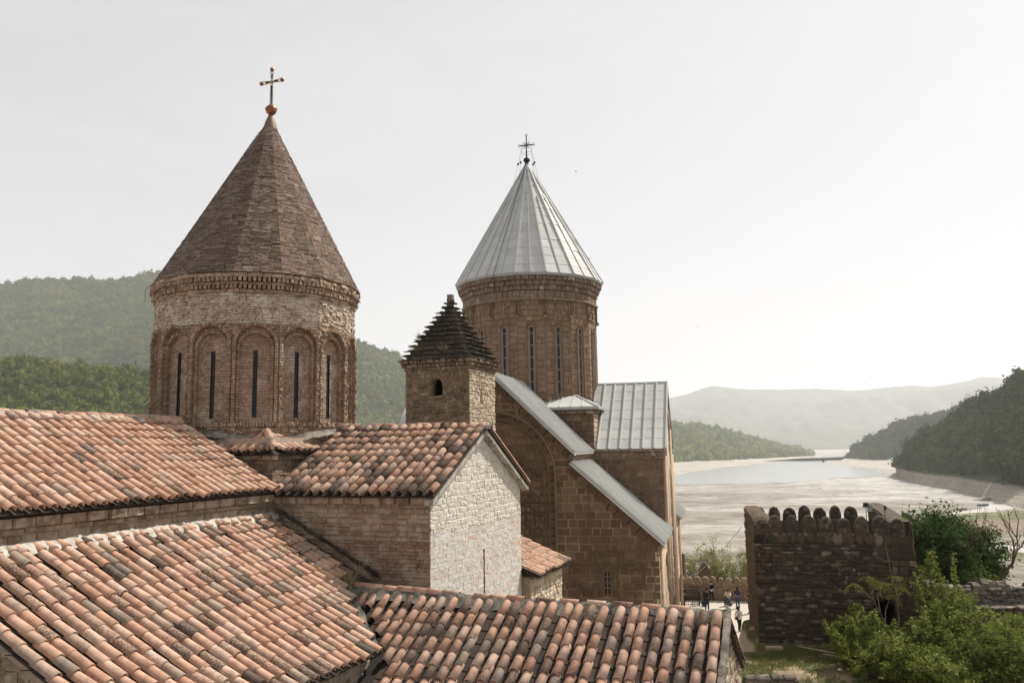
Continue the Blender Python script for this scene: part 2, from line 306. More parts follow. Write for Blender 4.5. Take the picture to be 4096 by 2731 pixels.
def shared(kind_, i, mat):
    k = (kind_, i, mat)
    if k not in MESHC:
        V, F, sm = SH[kind_][i]; me = mesh(kind_, V, F, sm); me.materials.append(M[mat]); MESHC[k] = me
    return MESHC[k]

BUDGET = {}
def emit(parent, name, pieces, mat, n, root, key=None, limit=300):
    """pieces: (shape kind, shape index, 4x4 local matrix). The n that show largest become objects of their own, the rest one stuff mesh."""
    if not pieces: return
    key = (key or root.name, name); left = limit - BUDGET.get(key, 0); n = max(0, min(n, left))
    rz = root.rotation_euler[2]; c, s_ = math.cos(rz), math.sin(rz); R = np.array(((c, -s_, 0), (s_, c, 0), (0, 0, 1.0))); L = np.array(root.location)
    sc = []
    for kd, i, m in pieces:
        p = R @ m[:3, 3] + L; d = p - CAM; w = d @ cf
        if w < 1: sc.append(0); continue
        x = (d @ cr2)/w; y = (d @ cu2)/w
        if abs(x) > .63 or abs(y) > .42: sc.append(0); continue
        nv = R @ (m[:3, 2] if kd == 'tile' else m[:3, 1]); nv = nv/np.linalg.norm(nv); f = max(.02, -(nv @ d)/np.linalg.norm(d))
        ax = np.linalg.norm(m[:3, 0]); az = np.linalg.norm(m[:3, 1]) if kd == 'tile' else np.linalg.norm(m[:3, 2]); sc.append(f*ax*az/w**2)
    order = np.argsort(-np.array(sc)); k = 0
    for q in order[:n]:
        if sc[q] <= 0: break
        kd, i, m = pieces[q]; o = bpy.data.objects.new(name, shared(kd, i, mat)); COL.objects.link(o); o.parent = parent; o.matrix_basis = Matrix(m.tolist()); k += 1
    BUDGET[key] = BUDGET.get(key, 0) + k
    rest = order[k:]
    if len(rest):
        VV = []; FF = []; SS = []; off = 0
        for q in rest:
            kd, i, m = pieces[q]; V, F, sm = SH[kd][i]; VV.append(V @ m[:3, :3].T + m[:3, 3]); FF.append(F+off); SS += sm; off += len(V)
        o = link(name, mesh(name, np.vstack(VV), np.vstack(FF), SS), mat, parent); kind(o, 'stuff')

def mat4(o, X, Y, Z):
    m = np.eye(4); m[:3, 0] = X; m[:3, 1] = Y; m[:3, 2] = Z; m[:3, 3] = o; return m

class Wall:
    """a wall plane: origin, X along (unit), N outward; local coordinates x, z"""
    def __init__(s, o, X, N): s.o = np.array(o, float); s.X = np.array(X, float); s.N = np.array(N, float); s.Z = np.array((0, 0, 1.0))
    def at(s, x, z, d=0): return s.o + s.X*x + s.Z*z + s.N*d
    def piece(s, kd, xa, xb, za, zb, d, d0=0.0, tilt=0.0, jit=0.0):
        X, Z = s.X, s.Z
        if tilt: c, q = math.cos(tilt), math.sin(tilt); X, Z = X*c + Z*q, Z*c - X*q
        Y = s.N*(d-d0)*(1 + random.uniform(-jit, jit)); return (kd, random.randrange(len(SH[kd])), mat4(s.at((xa+xb)/2, (za+zb)/2, d0), X*(xb-xa), Y, Z*(zb-za)))
    def courses(s, kd, z0, z1, ch, bl, span, d, joint=.012, hv=.12, lv=.3, jit=.3, rowj=.0, tilt=.01, merge=0.0):
        out = []; z = z0
        while z < z1 - ch*.35:
            h = min(ch*random.uniform(1-hv, 1+hv), z1-z)
            if z1 - z - h < ch*.35: h = z1 - z
            for iv in span(z + h/2):
                xa, xb = iv[0], iv[1]; dd = iv[2] if len(iv) > 2 else d
                x = xa + (-random.random()*bl*.5 if xb-xa > bl*1.5 else 0)
                while x < xb - .01:
                    l = bl*random.uniform(1-lv, 1+lv); x2 = x + l
                    if xb - x2 < bl*.35: x2 = xb
                    x0_ = max(x, xa); q = random.uniform(-rowj, rowj)*h; hh = h
                    if x2 - x0_ > .02:
                        if merge and random.random() < merge and z + 2*h < z1: hh = h*random.uniform(.5, .75)
                        out.append(s.piece(kd, x0_+joint/2, x2-joint/2, z+joint/2+q, z+hh-joint/2+q, dd*random.uniform(1-jit, 1+jit), 0, random.uniform(-tilt, tilt)))
                        if hh < h*.8: out.append(s.piece(kd, x0_+joint/2, x2-joint/2, z+hh+joint/2+q, z+h-joint/2+q, dd*random.uniform(1-jit, 1+jit), 0, 0))
                    x = x2
            z += h
        return out

def minus(iv, holes):
    out = [iv]
    for a, b in holes:
        nxt = []
        for p in out:
            if b <= p[0] or a >= p[1]: nxt.append(p); continue
            if a > p[0]: nxt.append((p[0], a) + tuple(p[2:]))
            if b < p[1]: nxt.append((b, p[1]) + tuple(p[2:]))
        out = nxt
    return out
# ------------------------------------------------------------------ roofs of barrel tiles
SH['tile'] = [tile_shape(_r, .200, .182, .50, .108) for _ in range(8)]
def tile_roof(part, P0, s, t, SL, TL, mat, root, mask=None, col=.29, row=.41, n=300, key=None, pans=True, sheet=True, lift=.035):
    P0 = np.array(P0, float); s = np.array(s, float); t = np.array(t, float); nn = np.cross(s, t)
    if nn[2] < 0: nn = -nn
    X0 = s if np.dot(np.cross(s, t), nn) > 0 else -s
    pcs = []; pv = []; pf = []; nc = int(SL/col); nr = int(math.ceil(TL/row))
    for i in range(nc):
        si = (i+.5)*col; off = random.uniform(-.03, .03); yaw0 = random.uniform(-.012, .012)
        for j in range(nr):
            tj = j*row + off + random.uniform(-.02, .02) + .02*math.sin(si*1.7) - (.10 if random.random() < .025 else 0)
            sj = si + yaw0*tj + random.uniform(-.008, .008)
            if tj > TL - .12: continue
            if mask and not mask(sj, tj + .15): continue
            sc = random.uniform(.96, 1.04); ln = min(1.0, (TL - tj + .05)/.5); yw = random.uniform(-.03, .03)
            Yd = t - nn*(.050/.5) + X0*yw; Xd = X0 - t*yw + nn*random.uniform(-.05, .05)
            o = P0 + s*sj + t*tj + nn*(lift + .048 + random.uniform(-.004, .006)) - nn*.035*math.sin(math.pi*tj/TL)*abs(math.sin(si*.37+1))
            pcs.append(('tile', random.randrange(8), mat4(o, Xd*sc, Yd*ln, nn*sc)))
            if pans:
                for k in range(4):
                    pass
        if pans:
            sp = i*col; a = len(pv); rows_ = [j for j in range(nr) if (not mask) or (mask(sp, j*row+.1) and mask(sp, j*row+row*.6))]
            for j in rows_:
                t0 = j*row + off; t1 = min(TL, t0 + row + .03); base = len(pv)
                for tt, hh in ((t0, .022), (t1, .002)):
                    for q in (-1, -.5, 0, .5, 1): pv.append(P0 + s*(sp + q*.125) + t*tt + nn*(hh + .028*q*q - .012) )
                for q in range(4): pf.append((base+q, base+q+1, base+q+6, base+q+5))
    emit(part, 'tile', pcs, mat, n, root, key)
    if pans and pf: kind(obj('pan_tile', np.array(pv), np.array(pf), 'pan', part), 'stuff')

def lumpy(name, path, prof, mat, parent, amp=.03, step=.12):
    """mortar strip: profile points (side, up) swept along path with lumps"""
    path = [np.array(p, float) for p in path]; pts = []
    for a, b in zip(path[:-1], path[1:]):
        k = max(1, int(np.linalg.norm(b-a)/step)); pts += [a + (b-a)*i/k for i in range(k)]
    pts.append(path[-1]); V = []; m = len(prof); F = []
    for i, p in enumerate(pts):
        d = pts[min(i+1, len(pts)-1)] - pts[max(0, i-1)]; d[2] *= 1; d /= np.linalg.norm(d); x = np.cross(d, (0, 0, 1)); x /= np.linalg.norm(x); u = np.cross(x, d)
        sw = 1 + .12*math.sin(i*1.3) + random.uniform(-.12, .12)
        for a, b in prof: V.append(p + x*a*sw + u*(b + random.uniform(-amp, amp)) + d*random.uniform(-amp, amp))
    for i in range(len(pts)-1):
        for j in range(m-1): F.append((i*m+j, i*m+j+1, (i+1)*m+j+1, (i+1)*m+j))
    return obj(name, V, F, mat, parent, True)

def ridge(part, a, b, mat_t, mat_m, root, w=.32, step=.42, key=None, tiles=True, h=.05):
    a = np.array(a, float); b = np.array(b, float); d = b-a; L = np.linalg.norm(d); d /= L; x = np.cross(d, (0, 0, 1)); x /= np.linalg.norm(x); u = np.cross(x, d)
    lumpy('ridge_mortar', [a, b], [(-w, -w*.52+.03), (-w*.62, -.06), (-w*.34, h), (0, h+.05), (w*.34, h), (w*.62, -.06), (w, -w*.52+.03)], mat_m, part, .022)
    if not tiles: return
    pcs = []; k = int(L/step)
    for i in range(k):
        if random.random() < .12: continue
        q = a + d*(i*step + random.uniform(-.02, .02)) + u*(h-.005 + random.uniform(-.012, .012)); y = d + u*random.uniform(-.03, .01) + x*random.uniform(-.04, .04)
        pcs.append(('tile', random.randrange(8), mat4(q, x*1.05, y*.86, u*1.0)))
    emit(part, 'ridge_tile', pcs, mat_t, 60, root, key)

def sheet(name, pts, mat, parent, th=.035):
    """solid slab under a roof: polygon pts, thickness th downward"""
    k = len(pts); V = [tuple(p) for p in pts] + [(p[0], p[1], p[2]-th) for p in pts]
    F = [tuple(range(k)), tuple(range(2*k-1, k-1, -1))] + [(i, k+i, k+(i+1) % k, (i+1) % k) for i in range(k)]
    return obj(name, V, F, mat, parent)

# ------------------------------------------------------------------ brick church (drum, cone, two arms)
AA = math.radians(20); OA = (-8.58, 27.0, 0.0)
A = thing('brick_church', 'brick church with a conical brick roof, copper ball and cross above tiled arms', 'church', OA, -AA)
E0 = 9.0
def wallbox(name, x0, x1, y0, y1, z0, z1, mat, parent): return MB().box(x0, x1, y0, y1, z0, z1).mk(name, mat, parent)

# cores (mortar behind the stones)
nave = wallbox('nave_wall', -3.4, 3.37, -16, 3.37, -.6, 12.14, 'rubblemortar', A)
m = MB(); m.prism([(-3.37, -.6), (3.37, -.6), (3.37, 12.1), (0, 13.72), (-3.37, 12.1)], (1, 0, 0), 3.3, 8.07, (0, 1, 0), (0, 0, 1))
tran = m.mk('transept_wall', 'bedmortar', A)
W = Wall((3.37, -16, 0), (0, 1, 0), (1, 0, 0))
pc = W.courses('stone', 10.2, 12.0, .21, .42, lambda z: [(2.5, 12.55)], .04, .02, .3, .5, .5, .06, .04, .25)
emit(nave, 'stone', pc, 'rubble', 120, A)
pc = W.courses('block', 12.0, 12.2, .2, .5, lambda z: [(2.5, 12.5)], .20, .008, 0, .2, .1, 0, .005)
emit(nave, 'cornice_stone', pc, 'rubble', 60, A)
W = Wall((3.4, -3.37, 0), (1, 0, 0), (0, -1, 0))
def sp_front(z): return [(-.02, 4.7)]
pc = W.courses('brick', 9.0, 11.0, .088, .29, sp_front, .035, .012, .2, .35, .5, .08, .02)
pc2 = W.courses('stone', 11.0, 11.95, .15, .34, sp_front, .04, .014, .25, .4, .5, .08, .03, .15)
pc3 = W.courses('block', 11.93, 12.12, .19, .5, sp_front, .16, .008, 0, .2, .1, 0, .005)
emit(tran, 'brick', pc, 'wallbrick', 50, A); emit(tran, 'stone', pc2, 'wallrubble', 50, A); emit(tran, 'cornice_stone', pc3, 'rubble', 20, A)
W = Wall((8.07, -3.4, 0), (0, 1, 0), (1, 0, 0))
def sp_gable(z):
    iv = (0, 6.8) if z < 12.08 else (0 + (z-12.08)/1.68*3.4, 6.8 - (z-12.08)/1.68*3.4)
    return minus(iv, [(3.52, 3.62)] if z < 10.45 else []) if iv[1]-iv[0] > .1 else []
pc = W.courses('brick', 8.4, 11.15, .092, .27, sp_gable, .027, .010, .25, .4, .2, .1, .03)
pc2 = W.courses('stone', 11.15, 13.7, .17, .25, sp_gable, .032, .012, .35, .5, .25, .16, .08, .25)
m = MB(); m.prism([(-3.395, 8), (3.395, 8), (3.395, 12.09), (0, 13.71), (-3.395, 12.09)], (1, 0, 0), 8.072, 8.088, (0, 1, 0), (0, 0, 1)); m.mk('gable_render', 'mortar_pale', tran)
gw = wallbox('gable_slit', 8.02, 8.092, .125, .215, 8.4, 10.44, 'void', A)
emit(tran, 'brick', pc, 'limedbrick', 60, A); emit(tran, 'stone', pc2, 'limed', 150, A)

sl1 = np.array((-3.65, 0, 2.0)); T1 = np.linalg.norm(sl1); t1 = sl1/T1
r1 = sheet('nave_roof', [(3.62, -16, 12.26), (3.62, -3.45, 12.26), (0, -3.45, 14.24), (0, -16, 14.24)], 'pan', A)
sheet('nave_roof_far_slope', [(0, -16, 14.24), (0, -3.2, 14.24), (-3.7, -3.2, 12.2), (-3.7, -16, 12.2)], 'pan', A)
tile_roof(r1, (3.68, -16, 12.26), (0, 1, 0), t1, 12.55, T1 - .12, 'tile', A, None, n=165)
lumpy('ridge_mortar', [(.02, -16, 14.26), (.02, -3.35, 14.26)], [(-.3, -.12), (-.15, .05), (0, .085), (.14, .05), (.27, -.08), (.33, -.2)], 'mortar', r1, .02)
pcs = []
for i in range(30):
    y = -15.9 + i*.42
    if y < -3.5: pcs.append(('tile', i % 8, mat4((.0 + random.uniform(-.02, .02), y, 14.32 + random.uniform(-.01, .012)), (0.95, random.uniform(-.05, .05), 0), (0, .80, random.uniform(-.02, .02)), (0, 0, .8))))
emit(r1, 'ridge_tile', pcs, 'tile', 60, A)

sl2 = np.array((0, 3.65, 1.84)); T2 = np.linalg.norm(sl2); t2 = sl2/T2
r2 = sheet('transept_roof', [(3.3, -3.62, 12.16), (8.32, -3.62, 12.16), (8.32, 0, 13.98), (3.3, 0, 14.06)], 'pan', A)
sheet('transept_roof_far_slope', [(3.2, 0, 14.06), (8.34, 0, 13.98), (8.34, 3.66, 12.14), (3.2, 3.66, 12.14)], 'pan', A)
tile_roof(r2, (3.45, -3.68, 12.16), (1, 0, 0), t2, 4.97, T2 - .10, 'tile_mossy', A, None, n=110)
ridge(r2, (3.25, 0, 14.04), (8.44, 0, 13.96), 'tile_mossy', 'mortar_dark', A, .2, .4, h=.03)
pcs = []
far_t = np.array((0, -3.66, 1.84)); far_t /= np.linalg.norm(far_t); fn = np.cross(far_t, (1, 0, 0)); fn = fn if fn[2] > 0 else -fn
for j in range(9): pcs.append(('tile', j % 8, mat4(np.array((8.28, 3.70, 12.16)) + far_t*j*.42 + fn*.03, (.8, 0, 0), far_t*1, fn*.8)))
emit(r2, 'verge_tile', pcs, 'tile', 20, A)
# bargeboards of mortar under both rakes
for y0, nm in ((-3.66, 'verge'), (3.66, 'verge')):
    a = np.array((8.24, y0, 12.06)); b = np.array((8.24, 0, 13.9))
    m = MB(); m.prism([(a[1], a[2]-.14), (b[1], b[2]-.14), (b[1], b[2]-.02), (a[1], a[2]-.02)], (1, 0, 0), 8.06, 8.30, (0, 1, 0), (0, 0, 1)); m.mk(nm, 'mortar', r2)

# square base of the drum with its own little roof
cb = wallbox('drum_base', -3.05, 3.05, -3.05, 3.05, 11.5, 13.72, 'bedmortar', A)
sp = lambda z: [(0, 3.1)]
Wl = Wall((0, -3.05, 0), (1, 0, 0), (0, -1, 0)); Wr = Wall((3.05, -3.09, 0), (0, 1, 0), (1, 0, 0))
pc = Wl.courses('brick', 11.9, 13.1, .085, .27, sp, .035, .012, .2, .35, .5, .06, .02) + Wr.courses('brick', 11.9, 13.1, .085, .27, sp, .035, .012, .2, .35, .5, .06, .02)
emit(cb, 'brick', pc, 'wallbrick', 40, A)
pc = Wl.courses('block', 13.1, 13.24, .14, .4, lambda z: [(1, 3.25)], .12, .008, 0, .2, .1, 0, .005) + Wr.courses('block', 13.1, 13.24, .14, .4, lambda z: [(-.1, 2.4)], .12, .008, 0, .2, .1, 0, .005)
emit(cb, 'cornice_stone', pc, 'rubble', 20, A)
cr_ = sheet('corner_roof', [(.2, -3.28, 13.27), (3.28, -3.28, 13.27), (2.2, -2.2, 13.80), (.2, -2.2, 13.80)], 'pan', A)
sheet('corner_roof_right', [(3.28, -3.28, 13.27), (3.28, -.2, 13.27), (2.2, -.2, 13.80), (2.2, -2.2, 13.80)], 'pan', A)
tc = np.array((0, 1.1, .56)); TC = np.linalg.norm(tc); tc /= TC
def far_from_drum(ox, oy, sx, sy, tx, ty):
    def f(s_, t_):
        x = ox + sx*s_ + tx*t_; y = oy + sy*s_ + ty*t_; return math.hypot(x, y) > 3.02
    return f
fd = far_from_drum(.3, -3.34, 1, 0, 0, .89)
tile_roof(cr_, (.3, -3.34, 13.27), (1, 0, 0), tc, 3.0, TC + .25, 'tile_low', A, lambda a, b: fd(a, b) and a < 2.95 - b*.9, n=30)
fd2 = far_from_drum(3.34, -3.3, 0, 1, -.89, 0); tc2 = np.array((-1.1, 0, .56)); tc2 /= TC
tile_roof(cr_, (3.34, -3.3, 13.27), (0, 1, 0), tc2, 3.0, TC + .25, 'tile_low', A, lambda a, b: fd2(a, b) and a > .1 + b*.9, n=30)
hd = np.array((-1, 1, .50)); hl = np.linalg.norm(hd); hd /= hl; hx = np.array((.7071, .7071, 0)); hu = np.cross(hx, hd)
emit(cr_, 'hip_tile', [('tile', i, mat4(np.array((3.36, -3.36, 13.32)) + hd*i*.38 + hu*.07, hx*1.1, hd, hu*1.05)) for i in range(4)], 'tile_low', 6, A)
# pale mortar fillet where roofs meet the drum
arc = [(.07+3.3*math.cos(t), .055+3.3*math.sin(t), 13.62 + .38*abs(math.sin(2*(t)))*0 + .30*abs(math.cos(2*t))**1.5) for t in np.linspace(-math.pi*.62, .2, 40)]
lumpy('mortar_fillet', arc, [(-.10, .10), (-.04, .03), (.03, 0), (.10, -.07)], 'mortar_dark', A, .025, .1)

# ---- drum
NF = 15; PH0 = math.radians(-53.4); TAN = math.tan(math.pi/NF)
DA = np.array((.07, .055)); CE = np.array((.09, .07, 0)); TIP = np.array((.27, .21, 0))
def facet(k, ap):
    t = PH0 + k*2*math.pi/NF; N = np.array((math.cos(t), math.sin(t), 0)); X = np.array((-math.sin(t), math.cos(t), 0)); return Wall(N*ap + np.array((DA[0], DA[1], 0)), X, N)
ap0 = 2.93
drum = MB().lathe([(ap0/math.cos(math.pi/NF)-.015, z) for z in (13.3, 18.7)], NF, DA, PH0 + math.pi/NF).mk('drum', 'bedmortar', A)
front = [k for k in range(NF) if math.cos(2*math.pi*k/NF) > -.25]
pb = []; pu = []; pcor = []; pvous = []
RO, RM, RI, ZS, ZI = .625, .555, .45, 16.50, 16.39
for k in front:
    Wd = facet(k, ap0 - .012)
    def hw(d): return (ap0 + d)*TAN
    # base below the arcade
    pb += Wd.courses('brick', 13.45, 14.06, .078, .24, lambda z: [(-hw(.17), hw(.17))], .17, .012, .2, .3, .2, .05, .02)
    n_ = 15
    for i in range(n_):      # rope of upright bricks
        x = -hw(.2) + (i+.5)*2*hw(.2)/n_; pb.append(Wd.piece('brick', x-.034, x+.034, 14.07, 14.2, random.uniform(.19, .24), 0, random.uniform(.1, .4)))
    def spn(z):
        o = hw(.205); iv = []
        if z < ZS: ro, rm = RM, RI
        else:
            ro = math.sqrt(max(0, RO**2 - (z-ZS)**2)) if z < ZS+RO else 0
        rm = RI if z < ZI else (math.sqrt(max(0, RI**2-(z-ZI)**2)) if z < ZI+RI else 0)
        if z < ZS: ro = RM
        d2 = .205 if z < 17.1 else .185
        iv.append((-hw(d2), -ro, d2)) if ro > 0 else iv.append((-hw(d2), hw(d2), d2))
        if ro > 0:
            iv.append((ro, hw(d2), d2))
            if rm > 0:
                if ro-rm > .03: iv += [(-ro, -rm, .09), (rm, ro, .09)]
                sw = .058 if 14.33 < z < 16.33 else 0
                iv += minus((-rm, rm, .03), [(-sw, sw)] if sw else [])
            else: iv.append((-ro, ro, .10))
        return iv
    pb += Wd.courses('brick', 14.2, 17.12, .083, .22, spn, .1, .013, .15, .3, .16, .05, .03)
    pu += Wd.courses('brick', 17.12, 18.05, .078, .25, lambda z: [(-hw(.185), hw(.185))], .185, .011, .2, .35, .12, .06, .02)
    for (r0, r1, zc, d, cnt) in ((RM-.0, RO+.035, ZS, .27, 26), (RI-.0, RI+.085, ZI, .15, 19)):
        for i in range(cnt):
            t = math.pi*(i+.5)/cnt; rm_ = (r0+r1)/2; c, q = math.cos(t), math.sin(t); xr = Wd.X*c + Wd.Z*q; xt = -Wd.X*q + Wd.Z*c
            pvous.append(('brick', random.randrange(8), mat4(Wd.at(rm_*c, zc + rm_*q), xr*(r1-r0), Wd.N*d*random.uniform(.92, 1.08), xt*(math.pi*rm_/cnt*.84))))
    z = 14.2                       # brick colonnettes beside each arch: alternating rope
    while z < ZS:
        for sg in (-1, 1):
            x = sg*(RM+.045); pvous.append(Wd.piece('brick', x-.05, x+.05, z+.007, z+.077, .26*random.uniform(.92, 1.08), 0, random.uniform(-.1, .1)))
            x = sg*(RI+.035); pvous.append(Wd.piece('brick', x-.04, x+.04, z+.007, z+.077, .15*random.uniform(.92, 1.08), 0, random.uniform(-.08, .08)))
        z += .083
    wf = MB(); a0 = Wd.at(0, 0, -.03); X, N = Wd.X, Wd.N
    wf.prism([(-.058, 14.33), (.058, 14.33), (.058, 16.33), (-.058, 16.33)], N, .018, .022, X, (0, 0, 1), Wd.o)
    w_ = wf.mk('window', 'glass', A); w_.parent = drum
    fr = MB()
    for x in (-.05, .05): fr.prism([(x-.008, 14.33), (x+.008, 14.33), (x+.008, 16.33), (x-.008, 16.33)], N, .02, .05, X, (0, 0, 1), Wd.o)
    fr.mk('frame', 'iron', drum)
    # corbelled cornice
    for z0, z1, d, kind_ in ((18.05, 18.15, .23, 0), (18.16, 18.27, .30, 1), (18.28, 18.36, .275, 0), (18.37, 18.49, .36, 1), (18.50, 18.62, .345, 0)):
        o = hw(d)
        if kind_ == 0: pcor += Wd.courses('brick', z0, z1, z1-z0, .23, lambda z: [(-o, o)], d, .01, 0, .2, .06, .04, .01)
        else:
            for i in range(10):
                x = -o + (i+.5)*2*o/10; pcor.append(Wd.piece('brick', x-.043, x+.043, z0, z1, d*random.uniform(.95, 1.05), 0, random.uniform(-.05, .05)))
emit(drum, 'brick', pb, 'drumbrick', 60, A); emit(drum, 'brick', pu, 'drumupper', 50, A); emit(drum, 'arch_brick', pvous, 'drumbrick', 120, A); emit(drum, 'cornice_brick', pcor, 'drumbrick', 120, A)

# ---- brick cone
ZE, ZT, RE = 18.63, 24.82, 3.35
cone = MB(); cone.lathe([(RE-.10, ZE), (.02, ZT-.25)], NF, (0, 0), PH0 + math.pi/NF); cone.v = [(x + CE[0] + (TIP[0]-CE[0])*(z-ZE)/(ZT-ZE), y + CE[1] + (TIP[1]-CE[1])*(z-ZE)/(ZT-ZE), z) for x, y, z in cone.v]; cone = cone.mk('cone_roof', 'bedmortar', A)
apE = RE*math.cos(math.pi/NF); hyp = math.hypot(apE, ZT-ZE); pcn = []
for k in front:
    t = PH0 + k*2*math.pi/NF; N0 = np.array((math.cos(t), math.sin(t), 0)); X = np.array((-math.sin(t), math.cos(t), 0))
    up = TIP + np.array((0, 0, ZT)) - (N0*apE + CE + np.array((0, 0, ZE))); hyp = np.linalg.norm(up); up = up/hyp; nn = np.cross(X, up); nn = nn if nn@N0 > 0 else -nn
    o = N0*(apE-.06) + CE + np.array((0, 0, ZE)); h = 0.0
    while h < hyp - .25:
        ch = .084*random.uniform(.88, 1.12); hwid = (apE)*(1-(h+ch/2)/hyp)*TAN + .012; x = -hwid; x += -random.random()*.12
        while x < hwid - .01:
            l = .29*random.uniform(.6, 1.35); x2 = x+l
            if hwid - x2 < .1: x2 = hwid
            xa = max(x, -hwid)
            if x2-xa > .03:
                d = .062*random.uniform(.86, 1.14); up2 = up + nn*random.uniform(-.10, .02)
                pcn.append(('brick', random.randrange(8), mat4(o + X*(xa+x2)/2 + up*(h+ch/2), X*(x2-xa-.012) + up*random.uniform(-.005, .005), nn*d, up2*(ch-.013))))
            x = x2
        h += ch
emit(cone, 'brick', pcn, 'conebrick', 80, A)
# eave edge thin stone course
fin = MB().lathe([(.25, 24.38), (.19, 24.62), (.09, 24.86), (.06, 24.94)], 12, TIP[:2]).mk('cap', 'leadcap', A, True)
cross = MB().ball((0, 0, 25.10), .19, 20, 14).mk('cross', 'copper', A, True)
MB().lathe([(.212, 25.10), (.214, 25.12), (.212, 25.14)], 20).mk('band', 'copper', cross, True)
m = MB()
for s_ in (-1, 1):
    m.tube([(s_*.055, 0, 25.3), (s_*.04, 0, 26.0), (s_*.05, 0, 26.10)], .014, 5); m.tube([(s_*.03, 0, 26.20), (s_*.055, 0, 26.52)], .014, 5)
    for q in (-1, 1): m.tube([(s_*.05, 0, 26.13 + q*.03), (s_*.38, 0, 26.13 + q*.055)], .014, 5)
m.tube([(-.055, 0, 26.5), (.055, 0, 26.5)], .014, 5)
for s_ in (-1, 1): m.tube([(s_*.38, 0, 26.07), (s_*.38, 0, 26.19)], .014, 5)
m.mk('bar', 'brass', cross)
m = MB(); m.tube([(0, 0, 25.25), (0, 0, 26.0)], .024, 6); m.tube([(0, 0, 26.25), (0, 0, 26.44)], .02, 6)
for s_ in (-1, 1): m.tube([(s_*.1, 0, 26.13), (s_*.28, 0, 26.13)], .022, 6)
m.mk('core_bar', 'iron', cross)
MB().ball((0, 0, 26.13), .07, 10, 8, (1, .7, 1)).mk('boss', 'brass', cross, True)
for p in ((-.43, 0, 26.13), (.43, 0, 26.13), (0, 0, 26.58)): MB().ball(p, .075, 12, 8).mk('ball', 'copper', cross, True)
cross.location = TIP*1.04
# lightning chain down the cone, swinging free of the eave on the left
m = MB(); tt = PH0 - math.radians(80); dv = np.array((math.cos(tt), math.sin(tt), 0)); pts = [dv*(RE*.975*(1-q)+.02) + CE + (TIP-CE)*q + np.array((0, 0, ZE + (ZT-ZE)*q + .04)) for q in np.linspace(.90, 0, 30)]
pts += [dv*(RE+.03) + np.array((0, 0, ZE - .02 - .08*i)) for i in range(1, 8)]
for a, b in zip(pts[:-1], pts[1:]):
    for q in range(3): c0 = a + (b-a)*q/3; c1 = a + (b-a)*(q+.8)/3; m.tube([c0, c1], .010, 4)
m.mk('chain', 'iron', A)

# ------------------------------------------------------------------ lower roofs in front: lean-to aisle and front range
AI = thing('lean_to_aisle', 'long lower tiled lean-to roof in the left foreground with a pale mortar top edge', 'church aisle', OA, -AA)
z3 = lambda u: 11.60 - .52*(u-3.4)
wallbox('wall', 3.45, 8.0, -12.75, -3.42, -.6, 9.0, 'rubblemortar', AI)
w3 = MB(); w3.prism([(3.45, 8.9), (8.0, 8.9), (8.0, 9.0), (3.45, 11.35)], (0, 1, 0), -12.75, -12.6, (1, 0, 0), (0, 0, 1)); w3.mk('end_gable', 'rubblemortar', AI)
W = Wall((8.0, -12.75, 0), (0, 1, 0), (1, 0, 0)); aw = wallbox('eave_wall', 7.9, 8.005, -12.75, -6.0, 6, 9.0, 'rubblemortar', AI)
emit(aw, 'stone', W.courses('stone', 7.2, 9.0, .2, .4, lambda z: [(0, 6.7)], .05, .02, .3, .5, .5, .06, .04, .2), 'rubble', 40, AI)
W = Wall((3.4, -12.75, 0), (1, 0, 0), (0, -1, 0))
emit(aw, 'stone', W.courses('stone', 8.0, 11.4, .2, .4, lambda z: [(0, min(4.6, 4.6 - (z-9.0)*1.92))] if z < 11.3 else [], .05, .02, .3, .5, .5, .06, .04, .2), 'rubble', 40, AI)
t3 = np.array((-1, 0, .52)); k3 = np.linalg.norm(t3); t3 /= k3
r3 = sheet('roof', [(3.4, -12.95, z3(3.4)-.03), (8.3, -12.95, z3(8.3)-.03), (8.3, -6.4, z3(8.3)-.03), (6.3, -4.4, z3(6.3)-.03), (6.5, -3.42, z3(6.5)-.03), (3.4, -3.42, z3(3.4)-.03)], 'pan', AI)
def mask3(s_, t_):
    u = 8.34 - t_/k3; v = -13.0 + s_
    return (v < -4.5 - max(0, u-6.3)) or (v >= -4.5 and u < 6.15)
tile_roof(r3, (8.34, -13.0, z3(8.34)-.02), (0, 1, 0), t3, 9.45, 4.9*k3 - .02, 'tile_low', AI, mask3, n=300)
lumpy('mortar_flashing', [(3.50, -13, 11.63), (3.50, -3.5, 11.63)], [(-.10, .10), (-.03, .07), (.05, .03), (.12, -.03), (.17, -.10)], 'flashing', r3, .022, .1)
lumpy('mortar_fillet', [(3.5, -3.48, 11.66), (6.6, -3.48, 10.05)], [(-.16, .02), (-.06, .05), (.0, .12), (.05, .2)], 'mortar_dark', r3, .02, .12)
lumpy('verge_mortar', [(8.3, -12.9, z3(8.3)-.08), (3.4, -12.9, z3(3.4)-.08)], [(-.06, -.03), (-.05, .03), (.02, .05), (.07, .0)], 'mortar_dark', r3, .015, .15)
lumpy('valley_mortar', [(6.25, -4.45, z3(6.25)+.02), (8.3, -6.5, z3(8.3)+.02)], [(-.12, .03), (0, -.04), (.12, .03)], 'mortar_dark', r3, .03, .15)

